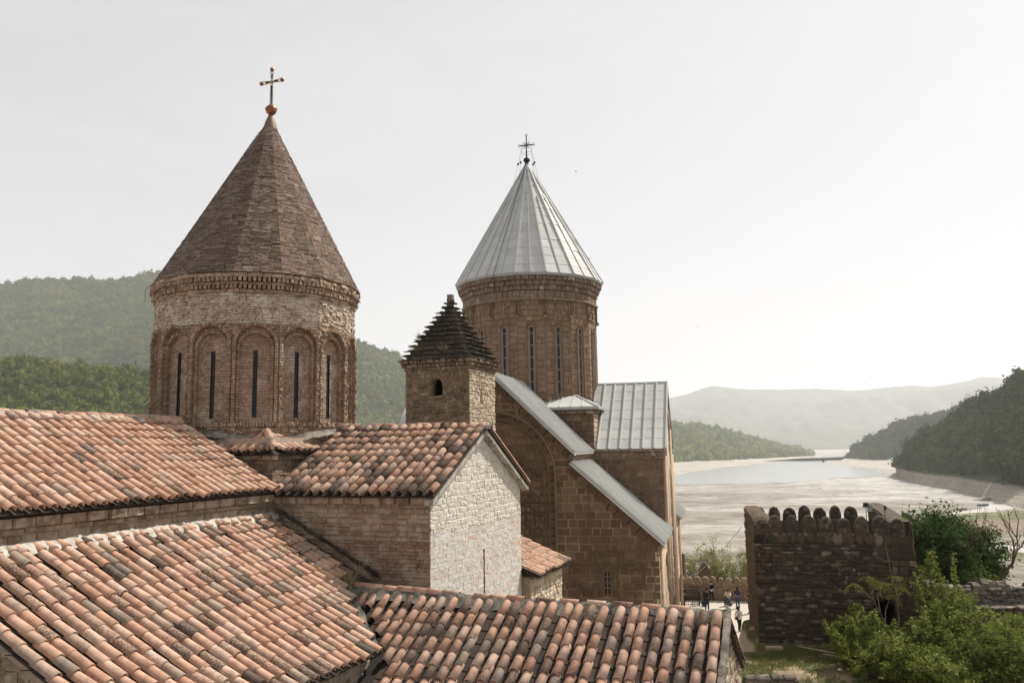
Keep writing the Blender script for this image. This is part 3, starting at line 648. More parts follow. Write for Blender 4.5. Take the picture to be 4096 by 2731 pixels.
FR = thing('front_range', 'low foreground building with orange and blackened tiles and a dark mortared ridge', 'building', OA, -AA)
z4 = lambda v: 9.86 + .52*(v+4.4)
wallbox('wall', 8.1, 15.25, -9.5, -3.45, -.6, 7.4, 'rubblemortar', FR)
g4 = MB(); g4.prism([(-9.5, 7.2), (-1.0, 7.2), (-1.0, 8.0), (-4.4, 9.74), (-9.5, 7.1)], (1, 0, 0), 15.1, 15.25, (0, 1, 0), (0, 0, 1)); g4 = g4.mk('gable', 'rubblemortar', FR)
W = Wall((15.25, -9.5, 0), (0, 1, 0), (1, 0, 0))
emit(g4, 'stone', W.courses('stone', 5.5, 9.7, .2, .36, lambda z: [(max(0, (z-7.1)*1.93), 8.5 if z < 8 else 8.5-(z-8)*1.93)], .05, .02, .3, .5, .5, .06, .04, .2), 'rubble', 60, FR)
t4 = np.array((0, 1, .52)); t4 /= np.linalg.norm(t4); k4 = math.hypot(1, .52)
r4 = sheet('roof', [(6.4, -4.4, z4(-4.4)-.03), (8.1, -6.2, z4(-6.2)-.03), (8.1, -9.4, z4(-9.4)-.03), (15.40, -9.4, z4(-9.4)-.03), (15.40, -4.4, z4(-4.4)-.03)], 'pan', FR)
sheet('roof_far_slope', [(6.4, -4.4, 9.80), (15.40, -4.4, 9.80), (15.40, -1.2, 8.0), (8.1, -1.2, 8.0), (8.1, -3.4, 9.2), (6.6, -3.4, 9.4)], 'pan', FR)
def mask4(s_, t_):
    u = 6.2 + s_; v = -9.3 + t_/k4
    return u > (6.5 - (v+4.4)) if v > -6.2 else u > 8.45
tile_roof(r4, (6.2, -9.3, z4(-9.3)-.02), (1, 0, 0), t4, 9.2, 4.9*k4 - .16, 'tile_low', FR, mask4, col=.2965, n=300, lift=.04)
ridge(r4, (6.5, -4.38, 9.98), (11.2, -4.38, 9.82), 'tile_low', 'mortar_dark', FR, .34, .40, h=.05)
ridge(r4, (11.2, -4.38, 9.82), (15.36, -4.38, 9.79), 'tile_low', 'mortar_dark', FR, .34, .60, h=.065)
pcs = []
for j in range(12):
    tf = np.array((0, -1, .54)); tf /= np.linalg.norm(tf); fn4 = np.cross(tf, (1, 0, 0)); fn4 = fn4 if fn4[2] > 0 else -fn4; q = np.array((15.36, -1.15, 8.0)) + tf*j*.41 + fn4*.05
    if j < 9: pcs.append(('tile', j % 8, mat4(q, (1, 0, 0), tf, fn4)))
emit(r4, 'verge_tile', pcs, 'tile_low', 20, FR)
lumpy('verge_mortar', [(15.42, -9.4, z4(-9.4)), (15.42, -4.3, z4(-4.3))], [(-.07, .04), (-.02, .05), (.05, .02), (.06, -.08)], 'mortar_dark', r4, .02, .15)

# small annex behind the white gable
SA = thing('small_annex', 'small stone annex with a pale tiled lean-to roof tucked behind the white gable', 'building', OA, -AA)
sw = wallbox('wall', 5.0, 8.35, 3.45, 7.0, -.6, 9.15, 'rubblemortar', SA)
W = Wall((8.35, 3.45, 0), (0, 1, 0), (1, 0, 0)); W2 = Wall((5, 5.85, 0), (1, 0, 0), (0, 1, 0))
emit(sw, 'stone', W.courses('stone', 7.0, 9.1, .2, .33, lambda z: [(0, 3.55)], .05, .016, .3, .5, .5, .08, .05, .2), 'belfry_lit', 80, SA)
ta = np.array((-1, 0, .42)); ta /= np.linalg.norm(ta)
ra = sheet('roof', [(8.6, 3.45, 9.15), (8.6, 7.2, 9.1), (4.2, 7.2, 10.95), (4.2, 3.45, 11.0)], 'pan', SA)
tile_roof(ra, (8.65, 3.45, 9.14), (0, 1, 0), ta, 3.78, 4.4, 'tile', SA, None, n=110)

# dry grass tufts in the roof valley and by the aisle wall
def tuft(name, label, frame_o, rz, at, n, h, mat='straw', sp=.25, cat='grass tuft'):
    V = []; F = []; r = random
    for i in range(n):
        b = np.array(at) + (r.uniform(-sp, sp)*.5, r.uniform(-sp, sp)*.5, 0); d = np.array((r.gauss(0, .45), r.gauss(0, .45), 1)); l = h*r.uniform(.4, 1.1); w = .006
        p1 = b + d*l*.55; p2 = p1 + np.array((d[0]*1.6, d[1]*1.6, .35))*l*.45; t = np.array((r.uniform(-1, 1), r.uniform(-1, 1), 0)); t = t/np.linalg.norm(t)*w; k = len(V)
        V += [b-t, b+t, p1+t*.8, p1-t*.8, p2+t*.3, p2-t*.3]; F += [(k, k+1, k+2, k+3), (k+3, k+2, k+4, k+5)]
    o = obj(name, V, F, mat); o.location = frame_o; o.rotation_euler = (0, 0, rz); return tag(o, label, cat)
tuft('grass_tuft', 'dry grass tuft growing where the two foreground tile roofs meet', OA, -AA, (6.4, -4.45, 10.08), 90, .42)
tuft('grass_tuft', 'thin dry weed standing on the shaded tiles beside the brick transept wall', OA, -AA, (6.25, -3.75, 10.2), 16, .75, sp=.15)
# ------------------------------------------------------------------ bell tower with the stepped slate pyramid
BT = thing('bell_tower', 'square rubble bell tower with an arched opening and a stepped dark slate pyramid roof', 'bell tower', (-2.11, 40.0, 0), -math.radians(20))
def arch_wall(m, X, N, o, x0, x1, z0, z1, hx0, hx1, hz0, hzs, th, n=10, pt=1.0):
    """wall slab with one arched hole"""
    Z = (0, 0, 1); r = (hx1-hx0)/2; cx = (hx0+hx1)/2
    for poly in ([(x0, z0), (hx0, z0), (hx0, z1), (x0, z1)], [(hx1, z0), (x1, z0), (x1, z1), (hx1, z1)], [(hx0, z0), (hx1, z0), (hx1, hz0), (hx0, hz0)]):
        if abs(poly[0][0]-poly[1][0]) > 1e-4 and abs(poly[2][1]-poly[1][1]) > 1e-4: m.prism(poly, N, -th, 0, X, Z, o)
    a = [(cx - r*math.cos(math.pi*i/n), hzs + r*pt*math.sin(math.pi*i/n)) for i in range(n+1)]
    for i in range(n): m.prism([a[i], a[i+1], (a[i+1][0], z1), (a[i][0], z1)], N, -th, 0, X, Z, o)
m = MB(); o0 = np.array((-3.5, .05, 0)); XF = np.array((1., 0, 0)); NFR = np.array((0, -1., 0))
arch_wall(m, XF, NFR, o0, 0, 3.45, -.6, 17.2, 1.38, 2.03, 15.95, 16.52, .5)
m.box(-3.5, -3.0, .55, 3.4, -.6, 17.2); m.box(-3.0, -.55, 2.9, 3.4, -.6, 17.2)
arch_wall(m, np.array((0, 1., 0)), np.array((1., 0, 0)), np.array((-.05, 0, 0)), .55, 3.4, -.6, 17.2, 1.46, 1.60, 15.85, 16.5, .5)
m.box(-3.5, -.05, .06, 3.4, 17.2, 17.8)
btw = m.mk('wall', 'belfrymortar', BT)
W = Wall((-3.5, .05, 0), (1, 0, 0), (0, -1, 0))
def sp(z):
    iv = (-.03, 3.5); h = []
    if 15.95 < z < 16.52: h = [(1.36, 2.05)]
    elif 16.5 < z < 16.86: w_ = math.sqrt(max(.001, .35**2-(z-16.52)**2)); h = [(1.705-w_, 1.705+w_)]
    if 17.08 < z < 17.22: h += [(.42, .54), (2.86, 2.98)]
    return minus(iv, h)
pcs = W.courses('stone', 13.5, 17.25, .19, .34, sp, .055, .02, .35, .55, .5, .14, .06, .3)
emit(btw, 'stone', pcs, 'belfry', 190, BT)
k = 9; vs = []
for i in range(k):
    t = math.pi*(i+.5)/k; c, q = math.cos(t), math.sin(t); xr = W.X*c + W.Z*q; xt = -W.X*q + W.Z*c
    vs.append(('stone', i, mat4(W.at(1.705 + .40*c, 16.52 + .40*q), xr*.16, W.N*.07, xt*.125)))
emit(btw, 'arch_stone', vs, 'belfry', 12, BT)
MB().box(-2.2, -1.4, -.06, .1, 15.86, 15.95).mk('sill', 'belfry', BT)
W = Wall((-.05, 0, 0), (0, 1, 0), (1, 0, 0))
pcs = W.courses('stone', 13.5, 17.25, .19, .28, lambda z: minus((0, 3.45), [(1.44, 1.62)] if 15.85 < z < 16.62 else []), .055, .018, .35, .55, .5, .14, .08, .3)
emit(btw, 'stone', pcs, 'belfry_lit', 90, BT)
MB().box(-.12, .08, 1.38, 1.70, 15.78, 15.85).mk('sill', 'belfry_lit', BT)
cxb, cyb = -1.775, 1.73
def four(hs):
    return [Wall((cxb-hs, cyb-hs, 0), (1, 0, 0), (0, -1, 0)), Wall((cxb+hs, cyb-hs, 0), (0, 1, 0), (1, 0, 0)), Wall((cxb+hs, cyb+hs, 0), (-1, 0, 0), (0, 1, 0)), Wall((cxb-hs, cyb+hs, 0), (0, -1, 0), (-1, 0, 0))]
pcs = []                                   # flaring corbel course below the slabs
for z0, z1, f in ((17.25, 17.42, .06), (17.42, 17.6, .16), (17.6, 17.78, .26)):
    for w_ in four(1.70): pcs += w_.courses('stone', z0, z1, z1-z0, .28, lambda z: [(-f, 3.40+f)], f+.05, .012, 0, .4, .15, .05, .04)
emit(btw, 'corbel_stone', pcs, 'belfry', 60, BT)
pyr = MB(); nt = 13; ps = []; pl = []
for k in range(nt):
    q = k/(nt-1); hs = 2.05*(1-q)**.97 + .26*q; z = 17.78 + k*.258; hb = max(.12, hs - .36)
    pyr.box(cxb-hb, cxb+hb, cyb-hb, cyb+hb, z-.02, z+.26)
    for w_ in four(hb):
        pl += w_.courses('stone', z, z+.055, .055, .55, lambda zz: [(-.2, 2*hb+.2)], (hs-hb) + .08, .01, 0, .45, .30, .25, .05)
        ps += w_.courses('stone', z+.055, z+.258, .19, .3, lambda zz: [(0, 2*hb)], .05, .015, .1, .5, .6, .12, .05)
pyr.box(cxb-.14, cxb+.14, cyb-.14, cyb+.14, 21.1, 21.36)
pyr = pyr.mk('pyramid_roof', 'slatestone', BT)
emit(pyr, 'slab', pl, 'slate', 120, BT); emit(pyr, 'stone', ps, 'slatestone', 20, BT)
bo = (-2.11, 40.0, 0)
for lab, at, n, h, sp_ in (('feathery weed on the left edge of the slate pyramid', (-3.0, .5, 18.95), 60, .5, .3), ('low green weed on the lower left slabs of the slate pyramid', (-2.9, .05, 18.25), 90, .42, .6), ('dry weed on the middle slabs of the slate pyramid front', (-1.35, -.02, 18.25), 70, .42, .5)):
    tuft('weed', lab, bo, -math.radians(20), at, n, h, 'straw' if 'dry' in lab else 'leaf_willow', sp_, 'weed')

# ------------------------------------------------------------------ stone church with the metal cone
AB = math.radians(13.6); OB = (7.72, 45.0, 0.0)
B = thing('stone_church', 'large brown stone church with a grey metal cone on its drum and sheet metal roofs', 'church', OB, -AB)
UC = -9.25; XL = -18.5
zs = lambda u: 12.42 - .885*(u+4.7)
zg = lambda u: 17.55 - .957*abs(u-UC)
d0 = .22
m = MB(); F3 = (0, 1, 0); X3 = (1, 0, 0); Z3 = (0, 0, 1)
m.prism([(UC-4.6, -3), (UC+4.6, -3), (UC+4.6, zg(UC+4.6)), (UC, 17.5), (UC-4.6, zg(UC+4.6))], F3, d0, 24.5, X3, Z3)       # long arm
m = m.mk('nave_wall', 'ashlarjoint', B); bnave = m
m = MB()
for v0, v1 in ((d0, 7.7), (17.1, 24.6)):
    m.prism([(UC+4.6, -3), (-d0, -3), (-d0, zs(-.05)), (UC+4.6, zs(UC+4.6))], F3, v0, v1, X3, Z3)
    m.prism([(XL+d0, -3), (UC-4.6, -3), (UC-4.6, zs(UC+4.6)), (XL+d0, zs(-.05))], F3, v0, v1, X3, Z3)
bcomp = m.mk('aisle_wall', 'ashlarjoint', B)
m = MB(); m.prism([(7.45, -3), (17.1, -3), (17.1, 13.0), (12.4, 17.4), (7.45, 13.0)], X3, XL+d0, -d0, (0, 1, 0), Z3); barm = m.mk('transept_wall', 'ashlarjoint', B)

RA, ZA, UA = 3.66, 11.75, UC
def face_span(z):
    """facade intervals (u, u, depth): flush stone, recessed blind arch, window hole"""
    umax = min(0.0, (12.42-z)/.885 - 4.7) if z < 12.3 else (-4.65 if z < 13.0 else UC + (17.55-z)/.957)
    umin = -14.0 if z < 13 else UC - (17.55-z)/.957
    ra = RA if z < ZA else (math.sqrt(RA**2-(z-ZA)**2) if z < ZA+RA else 0)
    ri = RA-.36 if z < ZA else (math.sqrt(max(0, (RA-.36)**2-(z-ZA)**2)) if z < ZA+RA-.36 else 0)
    out = []
    if ra:
        out += [(UA+ra, umax, d0)] if umax > UA+ra else []
        out += [(umin, UA-ra, d0)] if umin < UA-ra else []
        out += ([(UA+ri, UA+ra, .14), (UA-ra, UA-ri, .14), (UA-ri, UA+ri, .06)] if ri else [(UA-ra, UA+ra, .14)])
    elif umax > umin: out.append((umin, umax, d0))
    if 5.40 < z < 6.66: out = [q for iv in out for q in minus(iv, [(-3.03, -2.63)])]
    return out
m = MB(); nA = 16; m.prism([(UA + RA*math.sin(math.pi/2*i/nA), ZA + RA*math.cos(math.pi/2*i/nA)) for i in range(nA+1)] + [(UA+RA, -3), (-.06, -3), (-.06, zs(-.06)), (UC+4.62, zs(UC+4.62)), (UC+4.62, zg(UC+4.62)), (UC, zg(UC))], F3, .028, .1, X3, Z3); m.mk('facade_mortar', 'ashlarjoint', B)
WF = Wall((0, d0, 0), (1, 0, 0), (0, -1, 0))
pcs = WF.courses('block', 3.4, 17.4, .42, .68, face_span, d0, .04, .16, .4, .10, .02, .004)
emit(bnave, 'stone_block', pcs, 'ashlar', 170, B)
# stones of the raking cornices
def rake_stones(a, b, w, d, n_up, mat, name, bl=.7, y=0):
    a = np.array((a[0], y, a[1])); b = np.array((b[0], y, b[1])); L = np.linalg.norm(b-a); X = (b-a)/L; Z = np.array((-X[2], 0, X[0])); Z = Z if Z[2] > 0 else -Z
    x = 0; out = []
    while x < L-.05:
        l = min(bl*random.uniform(.7, 1.3), L-x); out.append(('block', random.randrange(8), mat4(a + X*(x+l/2) - Z*(w/2+n_up), X*(l-.025), np.array((0, -1, 0))*d*random.uniform(.92, 1.08), Z*w))); x += l
    return out
rk = rake_stones((UC+.05, 17.62), (UC+4.62, 13.12), .42, .12, .04, None, '') + rake_stones((UC+.05, 17.62), (UC+4.62, 13.12), .16, .24, .0, None, '')
rk += rake_stones((-4.6, 12.38), (.12, 8.16), .44, .12, .06, None, '') + rake_stones((-4.6, 12.38), (.16, 8.16), .16, .24, .0, None, '')
emit(bnave, 'cornice_stone', rk, 'ashlar', 40, B)
# blind arch mouldings on the facade
for r, rad, y in ((RA+.02, .08, .0), (RA-.36, .075, .10), (RA-.62, .05, .16)):
    pts = [(UA+r, y, z) for z in np.arange(1, ZA, .8)] + [(UA + r*math.cos(t), y, ZA + r*math.sin(t)) for t in np.linspace(0, math.pi, 40)] + [(UA-r, y, z) for z in np.arange(ZA-.4, 1, -.8)]
    MB().tube(pts, rad, 8).mk('arch_moulding', 'ashlar', B, True)
# carved boss, lattice panel and tree relief inside the arch
m = MB()
for r, w_ in ((.26, .05), (.15, .045)): m.tube([(-6.6 + r*math.cos(t), .13, 11.85 + r*math.sin(t)) for t in np.linspace(0, 2*math.pi, 17)], w_, 6, False)
m.mk('boss', 'ashlar', B, True)
m = MB()
for i in range(7):
    for j in range(9): m.box(-7.75 + i*.11, -7.68 + i*.11, .10, .17, 12.0 + j*.11, 12.07 + j*.11)
m.mk('lattice_relief', 'ashlar', B)
m = MB(); cx_, cz_ = -6.95, 9.5
m.tube([(cx_, .13, 7.6), (cx_-.02, .12, 8.9), (cx_, .12, 10.6)], [.09, .08, .05], 6)
for q in range(4):
    for sg in (-1, 1):
        zb = 8.8 + q*.5; m.tube([(cx_, .13, zb), (cx_+sg*.35, .11, zb+.42), (cx_+sg*.55, .12, zb+.25)], [.06, .05, .03], 5)
        m.ball((cx_+sg*.55, .13, zb+.12), .17, 8, 6, (1, .5, 1.1)); m.ball((cx_+sg*.25, .13, zb+.62), .13, 8, 6, (1, .5, 1))
for t in np.linspace(0, math.pi, 7): m.ball((cx_+.42*math.cos(t), .13, 10.6+.38*math.sin(t)), .13, 8, 6, (1, .5, 1))
m.mk('tree_relief', 'ashlar', B, True)
# slit window with an arched hood inside a stepped cross moulding
wn_ = MB(); arch_wall(wn_, np.array((1., 0, 0)), np.array((0, -1., 0)), np.array((0, -.02, 0)), -3.12, -2.54, 5.32, 6.8, -2.98, -2.68, 5.44, 6.5, .12); wn_ = wn_.mk('window', 'ashlar', B)
MB().box(-3.0, -2.66, .014, .024, 5.42, 6.66).mk('pane', 'glass', wn_)
m = MB(); m.box(-2.85, -2.81, -.01, .012, 5.44, 6.6)
for z in (5.75, 6.05, 6.35): m.box(-2.98, -2.86, -.008, .012, z-.02, z+.02); m.box(-2.80, -2.68, -.008, .012, z-.02, z+.02)
m.mk('glazing_bar', 'bark_pale', wn_)
for r, rad in ((.40, .06), (.58, .05)):
    MB().tube([(-2.83+r, .0, 5.3)] + [(-2.83 + r*math.cos(t), .0, 6.52 + r*math.sin(t)) for t in np.linspace(0, math.pi, 15)] + [(-2.83-r, .0, 5.3)], rad, 6).mk('hood', 'ashlar', wn_, True)
for off in (0, .17, .34):
    w1, w2 = .62+off, 2.05-.2+off*.5; h1 = .30+off; c0 = -2.83; zc = 6.35
    P = [(c0-w1, 4.2), (c0-w1, zc-h1-.25), (c0-w2+.5, zc-h1-.25), (c0-w2+.5, zc-h1), (c0-w2, zc-h1), (c0-w2, zc+h1), (c0-w2+.5, zc+h1), (c0-w2+.5, zc+h1+.2), (c0-w1, zc+h1+.2), (c0-w1, 7.45+off*.6), (c0+w1, 7.45+off*.6), (c0+w1, zc+h1+.2), (c0+w2-.5, zc+h1+.2), (c0+w2-.5, zc+h1), (c0+w2, zc+h1), (c0+w2, zc-h1), (c0+w2-.5, zc-h1), (c0+w2-.5, zc-h1-.25), (c0+w1, zc-h1-.25), (c0+w1, 4.2)]
    m = MB()
    for i, (a, b) in enumerate(zip(P[:-1], P[1:])):
        y = -.012 - .002*(i % 2); m.obox((a[0], y, a[1]), (b[0], y, b[1]), .07, .07, (0, 1, 0))
    m.mk('cross_moulding', 'ashlar', B)
MB().box(-1.62, -1.34, -.004, .02, 5.60, 5.68).mk('slot', 'void', B)

# side of the church, buff stone with slender shafts
WS = Wall((-d0, 0, 0), (0, 1, 0), (1, 0, 0))
def side_span(z):
    o = []
    if z < 8.0: o = [(-.0, 7.7), (17.1, 24.8)]
    if z < 13.0: o.append((7.7, 17.1))
    elif z < 17.3: q = (z-13)/4.4*4.7; o.append((7.7+q, 17.1-q))
    return o
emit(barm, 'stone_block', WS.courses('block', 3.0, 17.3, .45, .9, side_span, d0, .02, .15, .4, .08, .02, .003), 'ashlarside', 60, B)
for v in (.6, 1.15, 7.9, 8.35, 9.9, 10.2, 14.6, 14.9, 16.5, 16.95, 17.6, 24.2):
    top = 7.9 if v < 7.7 or v > 17.1 else (12.7 if abs(v-12.4) > 3 else 14.5)
    MB().tube([(.05, v, -1), (.05, v, top)], .13, 7).mk('shaft', 'ashlarside', B, True)
for vc, r, z in ((4.3, 2.6, 4.6), (20.9, 2.6, 4.6), (12.4, 2.2, 13.6)):
    MB().tube([(.04, vc + r*math.cos(t), z + r*math.sin(t)) for t in np.linspace(0, math.pi, 18)], .11, 6).mk('arch_moulding', 'ashlarside', B, True)
m = MB(); m.ball((.05, 12.4, 11.6), .5, 10, 7, (.3, 1, 1.2)); m.box(-.02, .09, 12.2, 12.6, 8.5, 12.9); m.box(-.02, .085, 11.2, 13.6, 11.0, 11.4)
for i in range(12): m.ball((.04, 8.1, 5.2+i*.62), .16, 6, 5, (1, 1, 1.3)); m.ball((.04, 16.7, 5.2+i*.62), .16, 6, 5, (1, 1, 1.3))
m.mk('side_carving', 'ashlarside', B, True)

# right arm: front wall above the aisle roof and its cornice
WR = Wall((0, 7.58, 0), (1, 0, 0), (0, -1, 0))
emit(barm, 'stone_block', WR.courses('block', 8.2, 12.55, .40, .58, lambda z: [(max(-4.6, (12.3-z)/.885-4.7-.3), 0.0)], .165, .03, .15, .4, .12, .02, .004), 'ashlar', 90, B)
for z0, z1, d in ((12.55, 12.68, .22), (12.68, 13.0, .18), (13.0, 13.18, .30)):
    emit(barm, 'cornice_stone', WR.courses('block', z0, z1, z1-z0, .75, lambda z: [(-4.5, 0.12)], d, .012, 0, .25, .04, .01, .002), 'cornice', 12, B)
MB().tube([(-4.5, 7.62, 12.55), (.0, 7.44, 12.55)], .06, 6).mk('moulding', 'cornice', B, True)

# metal roofs: sheet, standing seams and lapped panels
PAN = {}
def panel_piece(w, h):
    k = (round(w, 2), round(h, 2))
    if k not in PAN:
        e = .018; V = [(-w/2, 0, 0), (w/2, 0, 0), (w/2, h, 0), (-w/2, h, 0), (-w/2+e, e*.4, .014), (w/2-e, e*.4, .016), (w/2-e, h-.02, .004), (-w/2+e, h-.02, .003)]
        me = mesh('panel', V, [(4, 5, 6, 7), (0, 1, 5, 4), (1, 2, 6, 5), (2, 3, 7, 6), (3, 0, 4, 7)]); me.materials.append(M['metal']); PAN[k] = me
    return PAN[k]
def metal_slope(part, P0, s, t, SL, TL, sw, rows, panels=True, rib=.05, clip=None):
    P0 = np.array(P0, float); s = np.array(s, float); t = np.array(t, float); t /= np.linalg.norm(t); n = np.cross(s, t); n = n if n[2] > 0 else -n; k = max(1, int(round(SL/sw))); sw = SL/k
    X = s if np.cross(s, t)@n > 0 else -s
    if panels:
        for i in range(k):
            for j in range(rows):
                if clip and not clip((i+.5)*sw, (j+.5)*TL/rows): continue
                o = bpy.data.objects.new('panel', panel_piece(sw-.05, TL/rows)); COL.objects.link(o); o.parent = part
                tl = random.uniform(-.004, .004); o.matrix_basis = Matrix(mat4(P0 + s*((i+.5)*sw) + t*(j*TL/rows) + n*.012, X, t + n*tl, n + s*random.uniform(-.008, .008)).tolist())
    V = [(-rib/2, 0, 0), (rib/2, 0, 0), (rib/2, 1, 0), (-rib/2, 1, 0), (-rib*.3, 0, rib*1.1), (rib*.3, 0, rib*1.1), (rib*.3, 1, rib*1.1), (-rib*.3, 1, rib*1.1)]
    me = mesh('seam', V, [(4, 5, 6, 7), (0, 1, 5, 4), (1, 2, 6, 5), (2, 3, 7, 6), (3, 0, 4, 7)]); me.materials.append(M['metal'])
    for i in range(k+1):
        t0 = 0; L = TL
        if clip:
            ok = [q for q in np.linspace(0, TL, 40) if clip(min(SL-.02, max(.02, i*sw)), q)]
            if not ok: continue
            t0, L = ok[0], ok[-1]-ok[0]
            if L < .1: continue
        o = bpy.data.objects.new('seam', me); COL.objects.link(o); o.parent = part; o.matrix_basis = Matrix(mat4(P0 + s*(i*sw) + t*t0, X, t*L, n).tolist())
def slope_sheet(name, a, b, c, d, mat='metal', th=.05): return sheet(name, [a, b, c, d], mat, B, th)
r = slope_sheet('nave_roof', (UC+4.86, -.32, 12.99), (UC+4.86, 8.0, 12.99), (UC, 8.0, 17.72), (UC, -.32, 17.72))
metal_slope(r, (UC+4.86, -.30, 13.0), (0, 1, 0), (-4.86, 0, 4.73), 7.9, 6.75, .56, 1, False, .12)
slope_sheet('nave_roof_far_slope', (UC, -.32, 17.72), (UC, 8.0, 17.72), (UC-4.86, 8.0, 12.99), (UC-4.86, -.32, 12.99))
r = slope_sheet('aisle_roof', (.34, -.32, 8.12), (.34, 7.62, 8.12), (-4.66, 7.62, 12.52), (-4.66, -.32, 12.52))
metal_slope(r, (.34, -.30, 8.13), (0, 1, 0), (-5.0, 0, 4.4), 7.9, 6.63, .56, 1, False, .12)
r = slope_sheet('far_aisle_roof', (.55, 17.15, 7.95), (.55, 25.0, 7.95), (-4.66, 25.0, 12.52), (-4.66, 17.15, 12.52))
metal_slope(r, (.55, 17.15, 7.96), (0, 1, 0), (-5.21, 0, 4.57), 7.8, 6.8, .56, 1, False, .12)
for nm, u0, v0, v1, zz in (('left_aisle_roof', XL-.3, -.3, 7.7, 8.1), ('far_left_aisle_roof', XL-.3, 17.1, 25, 8.1)): slope_sheet(nm, (u0, v0, zz), (u0, v1, zz), (UC-4.6, v1, 12.5), (UC-4.6, v0, 12.5))
r = slope_sheet('transept_roof', (-4.9, 7.34, 13.16), (.16, 7.34, 13.16), (.16, 12.4, 17.74), (-4.9, 12.4, 17.74))
def clip_arm(s_, t_):
    u = -4.9 + s_; v = 7.34 + t_*.7414; return math.hypot(u+9.45, v-12.4) > 4.9 and not (u < -4.2 and v < 9.6)
metal_slope(r, (-4.9, 7.34, 13.17), (1, 0, 0), (0, 5.06, 4.58), 5.06, 6.825, .68, 7, True, .12, clip_arm)
slope_sheet('transept_roof_far_slope', (-4.9, 12.4, 17.74), (.16, 12.4, 17.74), (.16, 17.46, 13.16), (-4.9, 17.46, 13.16))
slope_sheet('west_arm_roof', (XL-.2, 7.34, 13.16), (-13.9, 7.34, 13.16), (-13.9, 12.4, 17.74), (XL-.2, 12.4, 17.74)); slope_sheet('rear_arm_roof', (UC+4.86, 16.8, 12.99), (UC+4.86, 25, 12.99), (UC, 25, 17.72), (UC, 16.8, 17.72))
m = MB(); m.obox((-4.7, 12.4, 17.77), (.17, 12.4, 17.77), .12, .07); m.mk('ridge_cap', 'metal', B)
m = MB(); m.obox((.14, 7.30, 13.10), (.14, 12.4, 17.68), .10, .14); m.obox((.14, 17.5, 13.10), (.14, 12.4, 17.68), .10, .14); m.obox((-4.8, 7.33, 13.10), (.16, 7.33, 13.10), .04, .12); m.mk('edge_flashing', 'metaldark', B)
m = MB(); m.obox((UC+4.9, -.34, 12.88), (UC, -.34, 17.62), .05, .26, (0, 1, 0)); m.mk('rake_fascia', 'metal', B)
m = MB(); m.obox((.38, -.34, 8.01), (-4.7, -.34, 12.46), .05, .28, (0, 1, 0)); m.mk('rake_fascia', 'metal', B)
m = MB(); m.obox((.56, 25.02, 7.85), (-4.7, 25.02, 12.46), .05, .25, (0, 1, 0)); m.mk('rake_fascia', 'metaldark', B)
m = MB()      # hollow cornice under the nave eave where the aisle roof starts
prof = [(UC+4.9, 12.93), (UC+4.82, 12.86), (UC+4.74, 12.74), (UC+4.70, 12.6), (UC+4.72, 12.48), (UC+4.5, 12.45), (UC+4.5, 12.95)]
m.prism(prof, (0, 1, 0), -.2, 7.6, X3, Z3); m.mk('eave_cornice', 'cornice', B, False)
# corner block between the arms
bx = MB().box(-7.9, -4.43, 7.27, 10.5, 12.5, 15.62).mk('corner_block', 'ashlarjoint', B)
W1 = Wall((0, 7.29, 0), (1, 0, 0), (0, -1, 0)); W2 = Wall((-4.45, 0, 0), (0, 1, 0), (1, 0, 0))
emit(bx, 'stone_block', W1.courses('block', 13.0, 15.5, .33, .5, lambda z: [(-7.9, -4.33)], .11, .03, .15, .4, .12, .02, .005), 'ashlar', 40, B)
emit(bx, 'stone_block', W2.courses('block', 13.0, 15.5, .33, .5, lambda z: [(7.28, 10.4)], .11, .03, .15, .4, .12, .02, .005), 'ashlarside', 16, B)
for z0, z1, d in ((15.5, 15.68, .22), (15.68, 15.86, .32)):
    emit(bx, 'cornice_stone', W1.courses('block', z0, z1, z1-z0, .6, lambda z: [(-7.9, -4.45+d)], d, .01, 0, .2, .04, 0, .002) + W2.courses('block', z0, z1, z1-z0, .6, lambda z: [(7.29-d, 10.2)], d-.01, .01, 0, .2, .04, 0, .002), 'cornice', 14, B)
ez = 15.93; ap = (-5.7, 8.9, 16.78)
hv = [(-8.0, 6.88, ez), (-4.02, 6.88, ez), (-4.02, 10.4, ez), (-5.0, 10.4, 16.5), ap, (-8.0, 8.9, 16.70)]
hr = obj('corner_roof', hv, [(0, 1, 4, 5), (1, 2, 3, 4)], 'metal', B)
m = MB(); m.obox((-8.0, 6.87, ez-.07), (-4.0, 6.87, ez-.07), .03, .17); m.obox((-4.01, 6.86, ez-.07), (-4.01, 10.4, ez-.07), .03, .17); m.mk('corner_fascia', 'metaldark', B)
m = MB(); m.obox((-4.02, 6.88, ez+.03), np.array(ap)+(0, 0, .03), .10, .06)
for u in (-7.3, -6.55, -5.8, -5.05): q = min(1, (-4.02-u)/1.75 if u > -5.7 else 1); m.obox((u, 6.88, ez+.03), (u, 6.88+2.02*q, ez + .85*q + .03), .07, .07)
m.mk('seam', 'metal', hr)

